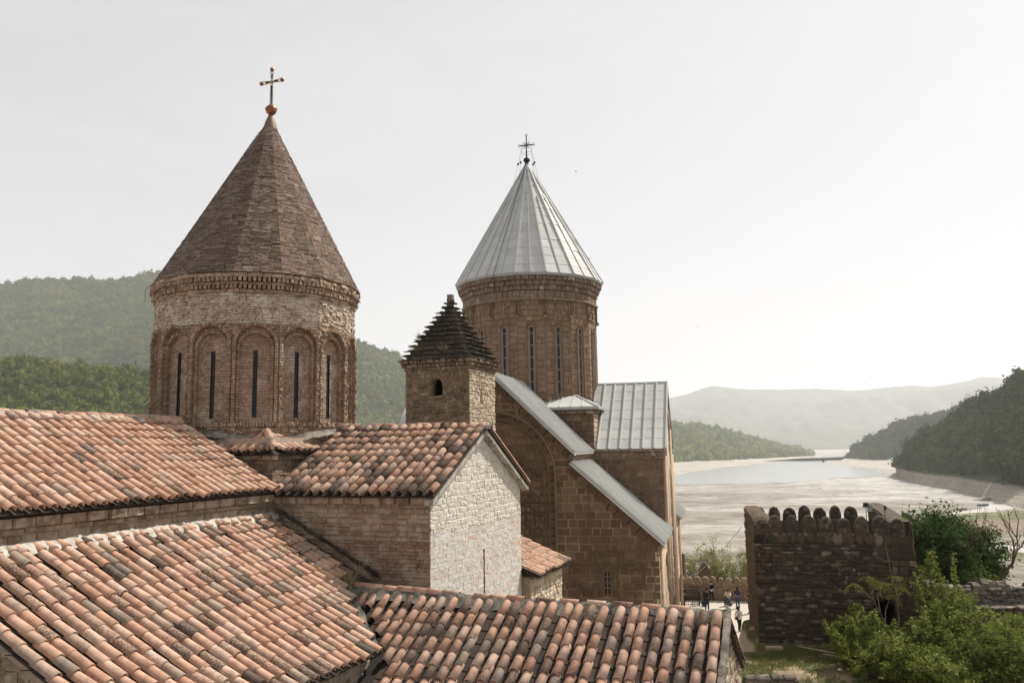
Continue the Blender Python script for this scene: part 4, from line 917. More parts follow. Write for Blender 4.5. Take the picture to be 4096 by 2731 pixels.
# ---- drum of the stone church
DC = np.array((-9.58, 12.4)); APB = 4.78; PHB = math.radians(-76.5)
NF = 16; TAN = math.tan(math.pi/NF)
def facetB(k, ap):
    t = PHB + k*2*math.pi/NF; N = np.array((math.cos(t), math.sin(t), 0)); X = np.array((-math.sin(t), math.cos(t), 0)); o = np.array((DC[0], DC[1], 0)) + N*ap; return Wall(o, X, N)
dB = .10; cs = math.cos(math.pi/NF)
bdrum = MB().lathe([((APB-.05)/cs, z) for z in (12.0, 24.9)], NF, DC, PHB + math.pi/NF).mk('drum', 'ashlarjoint', B)
pcs = []; pcc = []; edge = APB*TAN
for k in [k for k in range(NF) if math.cos(math.radians(k*22.5)) > -.3]:
    Wd = facetB(k, APB-dB); hw_ = lambda d: (APB-dB+d)*TAN
    def spb(z):
        o = hw_(dB); h = []
        if 16.6 < z < 21.25: h = [(-.27, .27)]
        elif 21.2 < z < 21.75: h = [(-.24, .24)]
        return minus((-o, o), h)
    pcs += Wd.courses('block', 13.0, 23.3, .40, .56, spb, dB, .016, .15, .35, .08, .02, .002)
    for z0, z1, d in ((23.42, 23.95, .16), (23.96, 24.3, .24), (24.3, 24.62, .38), (24.62, 25.0, .54)):
        pcc += Wd.courses('block', z0, z1, z1-z0, .42, lambda z: [(-hw_(d), hw_(d))], d, .012, 0, .3, .05, .01, .003)
    w_ = MB()
    for sg in (-1, 1): w_.prism([(sg*.20-.07, 16.45), (sg*.20+.07, 16.45), (sg*.20+.07, 21.2), (sg*.20-.07, 21.2)], Wd.N, -.05, .12, Wd.X, (0, 0, 1), Wd.o)
    n = 8; a = [(.27*math.cos(math.pi*i/n), 21.2 + .42*math.sin(math.pi*i/n)) for i in range(n+1)]; b2 = [(.13*math.cos(math.pi*i/n), 21.2 + .27*math.sin(math.pi*i/n)) for i in range(n+1)]
    for i in range(n): w_.prism([a[i], a[i+1], b2[i+1], b2[i]], Wd.N, -.05, .12, Wd.X, (0, 0, 1), Wd.o)
    w_ = w_.mk('window', 'ashlardrum', bdrum)
    g = MB(); g.prism([(-.14, 16.45), (.14, 16.45), (.14, 21.2), (.1, 21.4), (-.1, 21.4), (-.14, 21.2)], Wd.N, .054, .06, Wd.X, (0, 0, 1), Wd.o); g = g.mk('window_pane', 'glass', bdrum)
    g = MB()
    for i in range(6): z = 16.9 + i*.82; g.prism([(-.13, z), (.13, z), (.13, z+.035), (-.13, z+.035)], Wd.N, .06, .085, Wd.X, (0, 0, 1), Wd.o)
    for sg in (-1, 1): g.prism([(sg*.125-.02, 16.45), (sg*.125+.02, 16.45), (sg*.125+.02, 21.2), (sg*.125-.02, 21.2)], Wd.N, .06, .09, Wd.X, (0, 0, 1), Wd.o)
    g.mk('glazing_bar', 'metaldark', bdrum)
    pts = [Wd.at(.33, z, .13) for z in (16.4, 18, 20, 21.2)] + [Wd.at(.33*math.cos(t), 21.2 + .52*math.sin(t), .13) for t in np.linspace(.2, math.pi-.2, 9)] + [Wd.at(-.33, z, .13) for z in (21.2, 20, 18, 16.4)]
    MB().tube(pts, .045, 6).mk('window_hood', 'ashlardrum', bdrum, True)
    # pendant with a scrolled capital at the facet edge
    te = PHB + (k+.5)*2*math.pi/NF; Ne = np.array((math.cos(te), math.sin(te), 0)); Xe = np.array((-math.sin(te), math.cos(te), 0)); oe = np.array((DC[0], DC[1], 0)) + Ne*(APB/cs)
    m = MB()
    for sg in (-1, 1):
        m.tube([oe + Xe*sg*.09 + Ne*.04 + np.array((0, 0, z)) for z in (22.2, 23.05)], .05, 6)
        m.tube([oe + Xe*(sg*.17 + .10*math.cos(t)) + Ne*.05 + np.array((0, 0, 23.12 + .10*math.sin(t))) for t in np.linspace(0, 2*math.pi, 9)], .035, 5, False)
    q = oe + Ne*.06 + np.array((0, 0, 22.12)); m.ball(q, .15, 8, 6); m.mk('pendant', 'cornice', bdrum, True)
    if k % 2 == 1:
        m = MB(); m.prism([(-.06, 22.25), (.06, 22.25), (.06, 23.15), (-.06, 23.15)], Wd.N, dB-.01, dB+.07, Wd.X, (0, 0, 1), Wd.o); m.prism([(-.25, 22.78), (.25, 22.78), (.25, 22.92), (-.25, 22.92)], Wd.N, dB-.01, dB+.065, Wd.X, (0, 0, 1), Wd.o)
        m.prism([(-.28, 22.15), (.28, 22.15), (.28, 22.27), (-.28, 22.27)], Wd.N, dB-.01, dB+.06, Wd.X, (0, 0, 1), Wd.o); m.mk('cross_relief', 'ashlardrum', bdrum)
emit(bdrum, 'stone_block', pcs, 'ashlardrum', 110, B); emit(bdrum, 'cornice_stone', pcc, 'cornice', 60, B)
ring = [(DC[0] + (APB+.08)/cs*math.cos(PHB + (k+.5)*2*math.pi/NF), DC[1] + (APB+.08)/cs*math.sin(PHB + (k+.5)*2*math.pi/NF), 23.36) for k in range(NF+1)]
MB().tube(ring, .10, 7, False).mk('string_course', 'cornice', bdrum, True)
# ---- metal cone
ZB0, ZB1, RB = 25.06, 34.55, 5.44
bcone = MB().lathe([(RB-.06, 24.92), (RB, ZB0-.01), (RB-.10, ZB0), (.04, ZB1-.3)], NF, DC, PHB + math.pi/NF).mk('cone_roof', 'metaldark', B)
apB = RB*cs; hypB = math.hypot(apB, ZB1-ZB0); rows = 14; seam_me = {}
pm = {}
for k in range(NF):
    t = PHB + k*2*math.pi/NF; N0 = np.array((math.cos(t), math.sin(t), 0)); X = np.array((-math.sin(t), math.cos(t), 0)); up = (np.array((0, 0, ZB1-ZB0)) - N0*apB)/hypB; nn = np.cross(X, up); nn = nn if nn@N0 > 0 else -nn
    o0 = np.array((DC[0], DC[1], ZB0)) + N0*apB; vis = math.cos(math.radians(k*22.5)) > -.15
    for j in range(rows):
        h0 = hypB*j/rows; h1 = hypB*(j+1)/rows; w0 = apB*TAN*(1-h0/hypB); w1 = apB*TAN*(1-h1/hypB); parts_ = (-1, 1) if j < rows*.68 else (0,)
        for sg in parts_:
            key = (j, sg)
            if key not in pm:
                xa0, xb0, xa1, xb1 = (-w0, w0, -w1, w1) if sg == 0 else ((0, w0, 0, w1) if sg > 0 else (-w0, 0, -w1, 0)); e = .02
                V = [(xa0, h0, 0), (xb0, h0, 0), (xb1, h1, 0), (xa1, h1, 0), (xa0+e, h0+.008, .016), (xb0-e, h0+.008, .016), (xb1-e*.5, h1-.015, .004), (xa1+e*.5, h1-.015, .004), ((xa0+xb0)/2, (h0+h1)/2, .010)]
                me = mesh('panel', V, [(4, 5, 8), (5, 6, 8), (6, 7, 8), (7, 4, 8), (0, 1, 5, 4), (1, 2, 6, 5), (2, 3, 7, 6), (3, 0, 4, 7)]); me.materials.append(M['metal']); pm[key] = me
            if vis:
                o = bpy.data.objects.new('panel', pm[key]); COL.objects.link(o); o.parent = bcone; o.matrix_basis = Matrix(mat4(o0 + nn*.01, X, up + nn*random.uniform(-.001, .001), nn + X*random.uniform(-.012, .012)).tolist())
    for q, frac in ((0, .68), (1, .985)):
        if not vis: continue
        te = t + (math.pi/NF if q else 0); R_ = RB if q else apB; Ne = np.array((math.cos(te), math.sin(te), 0)); a = np.array((DC[0], DC[1], ZB0)) + Ne*(R_+.03); tip = np.array((DC[0], DC[1], ZB1)) + Ne*.06; b = a + (tip-a)*frac
        Xq = np.array((-math.sin(te), math.cos(te), 0)); m = MB(); m.obox(a, b, .11 if q else .09, .12 if q else .10, Ne); m.mk('seam', 'metal', bcone)
cx0 = np.array((DC[0], DC[1], 0))
MB().lathe([(.32, ZB1-.55), (.17, ZB1-.05), (.15, ZB1+.05), (.02, ZB1+.06)], 12, DC).mk('cap', 'leadcap', B, True)
kn = MB().ball(cx0+(0, 0, ZB1+.28), .26, 12, 9, (1, 1, .8)).mk('cross', 'iron', B, True)
m = MB(); zc = 36.0
m.tube([cx0+(0, 0, ZB1+.3), cx0+(0, 0, 35.3), cx0+(0, 0, 36.75)], [.07, .05, .04], 6); m.tube([cx0+(-.5, 0, zc), cx0+(.5, 0, zc)], .05, 6); m.mk('bar', 'iron', kn)
m = MB()
for c_, dr in ((cx0+(-.5, 0, zc), (-1, 0)), (cx0+(.5, 0, zc), (1, 0)), (cx0+(0, 0, 36.72), (0, 1))):
    for an in (-50, 0, 50):
        t = math.atan2(dr[1], dr[0]) + math.radians(an); m.tube([c_, c_+np.array((.14*math.cos(t), 0, .14*math.sin(t)))], .014, 4); m.ball(c_+np.array((.15*math.cos(t), 0, .15*math.sin(t))), .03, 6, 4)
for an in (45, 135, 225, 315):
    for w_ in (-14, 0, 14):
        t = math.radians(an+w_); m.tube([cx0+(.1*math.cos(t), 0, zc+.1*math.sin(t)), cx0+(.36*math.cos(t), 0, zc+.36*math.sin(t))], .012, 4)
for sg in (-1, 1):
    for zz in (35.15, 35.35): m.tube([cx0+(sg*(.04+.16*(1-math.cos(q))), 0, zz+.14*math.sin(q)) for q in np.linspace(0, 2.6, 8)], .013, 4)
m.mk('ornament', 'iron', kn)
for i, (dx, dy) in enumerate(((-.52, -.1), (.5, -.15), (-.22, -.45), (.28, .3))):
    m = MB(); top = cx0 + np.array((math.copysign(.34, dx), 0, zc-.08)); low = cx0 + np.array((dx*1.9, dy*1.9, 33.0)); m.tube([top, low], .009, 4); q = top + (low-top)*.47
    m.mk('guy_wire', 'iron', kn); MB().ball(q, .09, 8, 6).mk('ball', 'iron', kn, True)
m = MB(); te = PHB - math.radians(27); Ne = np.array((math.cos(te), math.sin(te), 0)); pts = [cx0 + Ne*((RB*cs+.12)*(1-q)+.1*q) + np.array((0, 0, ZB0+.08+(ZB1-ZB0)*q)) for q in np.linspace(.98, 0, 46)] + [cx0 + Ne*(RB+.06) + np.array((0, 0, ZB0-.1-.12*i)) for i in range(9)]
for a, b in zip(pts[:-1], pts[1:]):
    for q in range(2): m.tube([a+(b-a)*q/2, a+(b-a)*(q+.85)/2], .026 if q else .018, 4)
m.tube([pts[-1] + (.06*math.cos(t), 0, -.06+.06*math.sin(t)) for t in np.linspace(0, 2*math.pi, 9)], .015, 4, False)
m.mk('chain', 'iron', B)
# ------------------------------------------------------------------ gate tower with rounded merlons
G = thing('gate_tower', 'dark square fortress tower of rough stone with two rows of rounded merlons', 'fortress tower', (13.64, 49.38, 2.0), -math.radians(15)); G.scale = (.85, .85, .85)
GW, GD = 10.7, 11.0
m = MB(); arch_wall(m, np.array((1., 0, 0)), np.array((0, -1., 0)), np.array((0, .1, 0)), .56, GW-.08, -2.5, 7.15, 7.95, 9.30, -2.4, 2.45, 1.0, 12)
gf = m.mk('front_wall', 'fortmortar', G)
m = MB(); m.prism([(.1, -2.5), (GD, -2.5), (GD, 8.30), (.9, 8.2), (.1, 7.9)], (1, 0, 0), .08, 1.15, (0, 1, 0), (0, 0, 1)); m.v = [(x + .48*(1-y/GD), y, z) for x, y, z in m.v]; gl = m.mk('left_wall', 'fortmortar', G)
m = MB(); m.prism([(1.1, -2.5), (GD, -2.5), (GD, 8.5), (6, 8.35), (1.1, 8.0)], (1, 0, 0), GW-1.2, GW-.08, (0, 1, 0), (0, 0, 1)); gr = m.mk('right_wall', 'fortmortar', G)
gb = MB().box(1.15, GW-1.2, GD-.9, GD, -2.5, 7.2).mk('back_wall', 'fortmortar', G)
MB().box(1.15, GW-1.2, 1.1, GD-.9, 5.9, 6.1).mk('roof_terrace', 'fortmortar', G)
WG = Wall((0, .1, 0), (1, 0, 0), (0, -1, 0))
def spg(z):
    h = []
    if z < 2.45: h = [(7.9, 9.35)]
    elif z < 3.15: w_ = math.sqrt(max(.0001, .74**2-(z-2.45)**2)); h = [(8.62-w_, 8.62+w_)]
    return minus((.5, GW-.05 - (.0 if z > 2.5 else .1)), h)
pcs = WG.courses('stone', -.6, 2.3, .27, .44, spg, .10, .03, .4, .6, .5, .22, .08, .3) + WG.courses('round', 2.3, 6.55, .29, .43, lambda z: [(iv[0], min(iv[1], 9.2)) for iv in spg(z)[:1]] + [(max(iv[0], .5), min(iv[1], 9.2)) for iv in spg(z)[1:]], .11, .03, .35, .6, .5, .2, .07, .25)
pcs += WG.courses('stone', 2.3, 6.7, .52, .62, lambda z: [(9.2, GW-.02)], .12, .04, .25, .3, .35, .05, .03) + WG.courses('round', 6.55, 7.15, .56, .72, lambda z: [(1.1, GW-1.2)], .15, .05, .1, .35, .4, .03, .04)
random.shuffle(pcs); emit(gf, 'stone', pcs, 'forta', 270, G)
vs = []
for i in range(13):
    t = math.pi*(i+.5)/13; c, q = math.cos(t), math.sin(t); vs.append(('stone', i, mat4(WG.at(8.62+.86*c, 2.45+.86*q), (WG.X*c+WG.Z*q)*.28, WG.N*.13, (-WG.X*q+WG.Z*c)*.19)))
emit(gf, 'arch_stone', vs, 'forta', 13, G)
WL = Wall((.1, GD, 0), np.array((.48, -GD, 0))/math.hypot(.48, GD), np.array((-GD, -.48, 0))/math.hypot(.48, GD)); emit(gl, 'stone', WL.courses('stone', -2, 8.1, .24, .4, lambda z: [(0, GD-.15)], .09, .03, .4, .5, .5, .2, .08, .3), 'fortside', 30, G)
WR_ = Wall((GW-.1, 0, 0), (0, 1, 0), (1, 0, 0)); emit(gr, 'stone', WR_.courses('stone', -2, 8.0, .26, .42, lambda z: [(0, GD)], .09, .03, .4, .5, .5, .2, .08, .3), 'fortside', 10, G)
# capping stones on the two side walls
def cap(parent, x0, x1, y0, y1, zf, nx, ny, amp=.07):
    V = []; F = []
    for i in range(nx+1):
        for j in range(ny+1): y = y0+(y1-y0)*j/ny; V.append((x0+(x1-x0)*i/nx, y, zf(y) + random.uniform(-amp, amp) - .10*abs(2*i/nx-1)**3))
    if x0 < 1: V = [(x + .48*(1-y/GD), y, z) for x, y, z in V]
    for i in range(nx):
        for j in range(ny): a = i*(ny+1)+j; F.append((a, a+ny+1, a+ny+2, a+1))
    return obj('wall_top', V, F, 'forta', parent)
cap(gl, .0, 1.22, .0, GD+.05, lambda y: 8.36 if y > 1 else 8.36-(1-y)**2*.45, 5, 34); cap(gr, GW-1.3, GW+.02, 1.0, GD+.05, lambda y: 8.05 + .5*(y-1)/10, 5, 34)
def merlon_profile(w, h, n=12):
    P = [(-w/2, 0), (-w/2*.99, h*.38)]
    for i in range(1, n): t = math.pi*(1-i/n); P.append((w/2*math.cos(t)*.99, h*.38 + h*.62*math.sin(t)**.92))
    return [(a, b) for a, b in P] + [(w/2*.99, h*.38), (w/2, 0)]
def merlon(parent, o, X, N, w, h, th, mat, seed, stones=True, root=None, nm='merlon'):
    r = random.Random(seed); w *= r.uniform(.9, 1.06); h *= r.uniform(.88, 1.05); P = [(a + r.uniform(-.02, .02), b + r.uniform(-.02, .02)) for a, b in merlon_profile(w, h)][::-1]
    k = len(P); V = []; F = []; X = np.array(X, float); N = np.array(N, float); o = np.array(o, float); Z = np.array((0, 0, 1.))
    for d, s_ in ((-th, .90), (-th*.93, 1.0), (-th*.5, 1.03), (-.05, 1.0), (0, .88)):
        for a, b in P: V.append(o + X*a*s_ + Z*(b*s_ if b > .1 else b) + N*(d + r.uniform(-.025, .025)))
    for q in range(4):
        for i in range(k-1): F.append((q*k+i, q*k+i+1, (q+1)*k+i+1, (q+1)*k+i))
    F += [tuple(range(k-1, -1, -1)), tuple(range(4*k, 5*k))]
    mo = obj(nm, V, F, mat, parent)
    if stones:
        w_ = Wall(o - N*.03, X, N); pc = []
        for z in (.05, .36, .66, .92):
            hw_ = w/2*(1 if z < .4*h else math.sqrt(max(0, 1-((z+.15-.38*h)/(.62*h))**2)))*.86; x = -hw_
            while x < hw_-.08:
                l = min(r.uniform(.18, .42), hw_-x); pc.append(w_.piece(r.choice(('stone', 'round')), x+.02, x+l-.02, z, z+.27, r.uniform(.05, .10), 0, r.uniform(-.1, .1))); x += l
        emit(mo, 'stone', pc, mat, 0, root)
    return mo
for k_ in range(8): merlon(gf, (1.95+1.12*k_, .12, 6.98), (1, 0, 0), (0, -1, 0), .96, 1.40, .62, 'forta', k_, True, G)
for k_ in range(7): merlon(gb, (1.20+1.165*k_, GD-.5, 7.05), (1, 0, 0), (0, -1, 0), .98, 1.30, .55, 'forta', 50+k_, True, G)
merlon(gl, (1.12, .14, 6.9), (1, 0, 0), (0, -1, 0), 1.15, 1.32, .9, 'forta', 77, True, G)
vs = [WG.piece('stone', x-.09, x+.09, z-.08, z+.09, .12) for x, z in ()]
MB().box(4.95, 5.12, -.02, .1, 1.15, 1.45).mk('putlog_hole', 'void', G)

# flood lights on the tower
def flood(label, u, v, z, yaw, tilt, back=False):
    a = math.radians(15); u, v, z = u*.85, v*.85, 2.0 + z*.85; x = 13.64 + u*math.cos(a) + v*math.sin(a); y = 49.38 - u*math.sin(a) + v*math.cos(a)
    t = thing('floodlight', label, 'floodlight', (x, y, z), yaw, 'floodlights on the gate tower'); t.scale = (.85, .85, .85)
    MB().tube([(0, 0, -1.5), (0, 0, .1)], .025, 6).mk('pole', 'iron', t)
    hd = MB().box(-.17, .17, -.05, .05, -.14, .14).mk('lamp_housing', 'iron', t); hd.location = (0, -.05, .22); hd.rotation_euler = (tilt, 0, 0)
    MB().box(-.145, .145, -.062, -.052, -.115, .115).mk('lamp_glass', 'metal', hd)
    m = MB(); m.obox((-.19, 0, .05), (-.19, 0, .24), .02, .03, (0, 1, 0)); m.obox((.19, 0, .05), (.19, 0, .24), .02, .03, (0, 1, 0)); m.obox((-.19, 0, .05), (.19, 0, .05), .02, .03); m.mk('bracket', 'iron', t)
flood('floodlight with its pale lens facing the camera on the gate tower', 8.55, 3.0, 8.42, math.radians(-25), math.radians(25))
flood('floodlight seen from behind beside the pale lens on the gate tower', 8.30, 3.2, 8.75, math.radians(150), math.radians(30))
flood('rightmost slim floodlight seen edge on, on the right wall of the gate tower', 9.55, 3.4, 8.55, math.radians(75), math.radians(-10))
a15 = math.radians(15)
def gp(u, v, z): return (13.64 + .85*(u*math.cos(a15) + v*math.sin(a15)), 49.38 + .85*(v*math.cos(a15) - u*math.sin(a15)), 2.0 + .85*z)
m = MB(); m.tube([gp(9.0, .0, 7.0), gp(8.9, -.12, 6.6), gp(9.15, -.14, 4.4), gp(9.6, -.14, 2.5)], .018, 4); m.tube([gp(8.5, 2.9, 7.2), gp(8.7, 1, 7.4), gp(9.0, .0, 7.0)], .018, 4)
tag(m.mk('cable', 'bark_pale'), 'thin cable hanging down the front of the dark gate tower', 'cable')
tag(MB().tube([(8.6, 47.5, 5.6), (10.8, 50.0, 5.8), (13.0, 52.5, 6.8), (14.8, 54.6, 8.0)], .02, 4).mk('power_cable', 'iron'), 'thin black cable slung from the stone church to the gate tower', 'cable')

for lab, (u, v, z), n, h in (('dry weeds growing on the left wall top of the gate tower', (.6, 4.0, 8.35), 60, .4), ('green weeds in a joint under the merlons of the gate tower', (4.2, -.05, 6.9), 40, .3), ('weeds hanging on the right front corner of the gate tower', (10.4, 1.2, 8.1), 50, .35)):
    tuft('weed', lab, (0, 0, 0), 0, gp(u, v, z), n, h, 'straw' if 'dry' in lab else 'leaf_willow', .4, 'weed')

# ------------------------------------------------------------------ low crenellated courtyard wall
CW = thing('courtyard_wall', 'low stone courtyard wall with small rounded merlons behind the people', 'wall', (9.0, 75.2, 0), math.atan2(-3.0, 13.0))
cw = MB().box(0, 15, 0, .5, -2.5, 1.36).mk('wall', 'wallstone', CW)
W = Wall((0, .0, 0), (1, 0, 0), (0, -1, 0)); emit(cw, 'stone', W.courses('stone', 0, 1.36, .17, .36, lambda z: [(0, 15)], .05, .02, .3, .5, .5, .1, .05, .2), 'wallstone', 150, CW)
for i in range(22): merlon(cw, (.4+.665*i, .0, 1.34), (1, 0, 0), (0, -1, 0), .56, .62, .42, 'wallstone', 200+i, False, CW)
PL = thing('stone_pier', 'tall pale rough stone pier at the left end of the courtyard wall', 'pier', (15.1, 76.6, 0), .1)
pb_ = MB().box(-.42, .22, -.3, .3, -2, 3.4).mk('core', 'wallstone', PL)
pc = []
for w_ in (Wall((-.42, -.3, 0), (1, 0, 0), (0, -1, 0)), Wall((.22, -.3, 0), (0, 1, 0), (1, 0, 0))): pc += w_.courses('stone', .5, 3.6, .18, .25, lambda z: [(0, .62)], .08, .02, .3, .5, .5, .1, .08)
emit(pb_, 'stone', pc, 'greystone', 40, PL)
PT = thing('gabled_post', 'dark wooden post with a little gabled top among the pale green bushes', 'post', (17.6, 78.5, -1.0), .2)
MB().box(-.16, .16, -.14, .14, -1, 2.3).mk('shaft', 'bark', PT); m = MB(); m.prism([(-.5, 2.3), (.42, 2.3), (.42, 2.9), (0, 3.5), (-.5, 2.9)], (0, 1, 0), -.25, .25, (1, 0, 0), (0, 0, 1)); m.mk('gabled_top', 'bark', PT)

# railing and bag
RL = thing('railing', 'black iron railing at the corner of the stone church', 'railing', (13.2, 71.05, 0))
def rail_run(a, b):
    a = np.array(a); b = np.array(b); m = MB(); m.obox(a+(0, 0, 1.12), b+(0, 0, 1.12), .06, .05); m.obox(a+(0, 0, .82), b+(0, 0, .82), .04, .04); m.obox(a+(0, 0, .14), b+(0, 0, .14), .04, .04); m.mk('rail', 'iron', RL)
    n = int(np.linalg.norm(b-a)/.17); L = None
    for i in range(n+1):
        q = a + (b-a)*i/n; big = i in (0, n)
        MB().obox(q, q+(0, 0, 1.16 if big else .82), .09 if big else .028, .09 if big else .028, (0, 1, 0)).mk('post' if big else 'baluster', 'iron', RL)
rail_run((0, 0, 0), (2.2, 0, 0)); rail_run((2.2, 0.02, 0), (2.75, 2.5, 0)); rail_run((2.75, 2.5, 0), (.3, 2.6, 0))
bg_ = MB().ball((0, 0, .26), .26, 10, 7, (1, .85, 1.1)); bg_.tube([(0, 0, .5), (.03, 0, .62)], [.06, .09], 6); o = bg_.mk('rubbish_bag', 'iron'); o.location = (15.75, 70.75, 0); tag(o, 'black rubbish bag at the foot of the railing corner', 'bag')

# ------------------------------------------------------------------ people
def cloth(name, c): 
    if name not in M: M[name] = flat(name, c, .85, 0, .12, 20)
    return name
for n_, c_ in (('skin', (.42, .26, .19)), ('black_cloth', (.013, .013, .015)), ('charcoal_cloth', (.035, .037, .038)), ('green_cloth', (.028, .036, .030)), ('white_cloth', (.72, .70, .67)), ('denim', (.05, .068, .11)), ('dark_denim', (.025, .032, .05)), ('hair_dark', (.016, .012, .010)), ('shoe_white', (.65, .63, .6)), ('navy_cloth', (.03, .038, .085))): cloth(n_, c_)
b = NB('plaid_cloth'); wv = []
for ax in (0, 2):
    sx = b.n('SeparateXYZ'); tc_ = b.n('TexCoord'); b.l(tc_.outputs['Object'], sx.inputs[0]); wv.append(b.step(b.math('SINE', b.math('MULTIPLY', sx.outputs[ax], 60.0)), .1, .3))
M['plaid_cloth'] = b.out(b.mix(b.math('MULTIPLY', wv[1], .7), b.mix(wv[0], (.022, .028, .07), (.07, .08, .15)), (.012, .013, .02)), .9)
BASE = dict(pelvis=(0, 0, .93), spine=(0, .01, 1.12), chest=(0, .0, 1.33), neck=(0, 0, 1.46), chin=(0, .02, 1.53), head=(0, .015, 1.62), crown=(0, 0, 1.68),
            shL=(-.18, 0, 1.39), shR=(.18, 0, 1.39), elL=(-.23, -.02, 1.12), elR=(.23, -.02, 1.12), wrL=(-.24, .06, .88), wrR=(.24, .06, .88),
            hpL=(-.09, 0, .88), hpR=(.09, 0, .88), knL=(-.1, .02, .48), knR=(.1, .02, .48), anL=(-.11, -.02, .07), anR=(.11, -.02, .07), toL=(-.12, .12, .035), toR=(.12, .12, .035))
RAD = dict(pelvis=.135, spine=.12, chest=.14, neck=.052, chin=.075, head=.098, crown=.07, shL=.065, shR=.065, elL=.042, elR=.042, wrL=.028, wrR=.028, hpL=.088, hpR=.088, knL=.058, knR=.058, anL=.04, anR=.04, toL=.032, toR=.032)
EDG = [('pelvis', 'spine'), ('spine', 'chest'), ('chest', 'neck'), ('neck', 'chin'), ('chin', 'head'), ('head', 'crown'), ('chest', 'shL'), ('chest', 'shR'), ('shL', 'elL'), ('shR', 'elR'), ('elL', 'wrL'), ('elR', 'wrR'), ('pelvis', 'hpL'), ('pelvis', 'hpR'), ('hpL', 'knL'), ('hpR', 'knR'), ('knL', 'anL'), ('knR', 'anR'), ('anL', 'toL'), ('anR', 'toR')]
def skin_mesh(name, J, names, extra, mat, parent, rootj):
    me = bpy.data.meshes.new(name); bm = bmesh.new(); ly = bm.verts.layers.skin.verify(); vs = {}
    for n_ in names:
        v = bm.verts.new(J[n_]); r = RAD[n_]+extra; v[ly].radius = (r, r*(.8 if n_ in ('chest', 'pelvis', 'spine') else 1)); v[ly].use_root = (n_ == rootj); vs[n_] = v
    for a, b_ in EDG:
        if a in vs and b_ in vs: bm.edges.new((vs[a], vs[b_]))
    bm.to_mesh(me); bm.free(); o = link(name, me, mat, parent); o.modifiers.new('skin', 'SKIN').use_smooth_shade = True
    s_ = o.modifiers.new('subdivision', 'SUBSURF'); s_.levels = 1; s_.render_levels = 1; return o
def person(label, loc, yaw, pose=None, top='black_cloth', bottom='black_cloth', sleeves=True, hair='short', shoes='iron', scale=1.0, extra=None, group=None):
    J = dict(BASE); J.update(pose or {}); t = thing('person', label, 'person', loc, yaw, group); t.scale = (scale,)*3
    skin_mesh('body', J, list(BASE), 0, 'skin', t, 'pelvis')
    skin_mesh('top', J, ['pelvis', 'spine', 'chest', 'shL', 'shR', 'elL', 'elR'] + (['wrL', 'wrR'] if sleeves else []), .020, top, t, 'pelvis')
    skin_mesh('trousers', J, ['pelvis', 'hpL', 'hpR', 'knL', 'knR', 'anL', 'anR'], .024, bottom, t, 'pelvis')
    h = np.array(J['head']); MB().ball(h + (0, -.025, .03), .112, 12, 8, (.95, 1.0, 1.02)).mk('hair', 'hair_dark', t, True)
    if hair == 'long': MB().tube([h+(0, -.07, .02), h+(0, -.10, -.12), h+(0, -.10, -.30)], [.10, .10, .05], 8).mk('hair', 'hair_dark', t, True)
    if hair == 'bob': MB().ball(h + (0, -.04, -.02), .13, 12, 8, (1, .85, 1.1)).mk('hair', 'hair_dark', t, True)
    m = MB(); m.ball(h + (0, .105, -.02), .018, 6, 5, (.8, 1, 1.3)); m.ball(h + (.098, 0, -.02), .022, 6, 5, (.5, 1, 1.5)); m.ball(h + (-.098, 0, -.02), .022, 6, 5, (.5, 1, 1.5)); m.mk('nose_and_ears', 'skin', t, True)
    m = MB(); m.ball(h + (.034, .092, .012), .011, 6, 5); m.ball(h + (-.034, .092, .012), .011, 6, 5); m.box(-.022, .022, .085, .098, 1.565-1.62+h[2]-.0, 1.572-1.62+h[2]); m.mk('eyes_and_mouth', 'hair_dark', t)
    for s_ in 'LR':
        w = np.array(J['wr'+s_]); e = np.array(J['el'+s_]); d = (w-e)/np.linalg.norm(w-e); x = np.cross(d, (0, 1, .01)); x /= np.linalg.norm(x); y = np.cross(x, d); m = MB()
        m.obox(w, w+d*.085, .075, .028, y)
        for i, l in enumerate((.062, .072, .068, .052)):
            b0 = w + d*.08 + x*(i-1.5)*.019; m.tube([b0, b0 + d*l*.55 + y*.008, b0 + d*l + y*.03], [.009, .0085, .007], 5)
        sd_ = 1 if s_ == 'L' else -1; b0 = w + d*.025 + x*sd_*.035; m.tube([b0, b0 + d*.03 + x*sd_*.022, b0 + d*.055 + x*sd_*.026 + y*.012], [.012, .010, .008], 5); m.mk('hand', 'skin', t, True)
        a = np.array(J['an'+s_]); q = np.array(J['to'+s_]); m = MB(); m.tube([a + (q-a)*-.35 + (0, 0, -.03), a + (0, 0, -.015), q, q + (q-a)*.3], [.03, .05, .045, .02], 8); m.mk('shoe', shoes, t, True)
    return t
D = math.radians
p = person('woman in a loose white blouse and black trousers walking with a shoulder bag', (16.10, 61.3, 0), D(195), dict(elL=(-.30, .06, 1.14), wrL=(-.16, .24, 1.18), elR=(.27, -.05, 1.14), wrR=(.32, .10, .98), knR=(.09, .14, .50), anR=(.06, .02, .10), toR=(.06, .16, .05), anL=(-.08, -.10, .07), toL=(-.08, .04, .035), head=(.03, .03, 1.62), crown=(.03, .01, 1.68)), 'white_cloth', 'black_cloth', True, 'bob', 'iron')
m = MB(); m.tube([(-.16, .1, 1.44), (.0, .16, 1.2), (.16, .14, .98)], .012, 5); m.tube([(-.16, -.1, 1.44), (.0, -.17, 1.2), (.2, -.06, .98)], .012, 5); m.box(.16, .28, -.12, .14, .82, 1.02); m.mk('shoulder_bag', 'black_cloth', p)
MB().tube([(0, 0, .86), (0, 0, .98), (0, 0, 1.1)], [.21, .20, .17], 12, False).mk('blouse_hem', 'white_cloth', p, True)
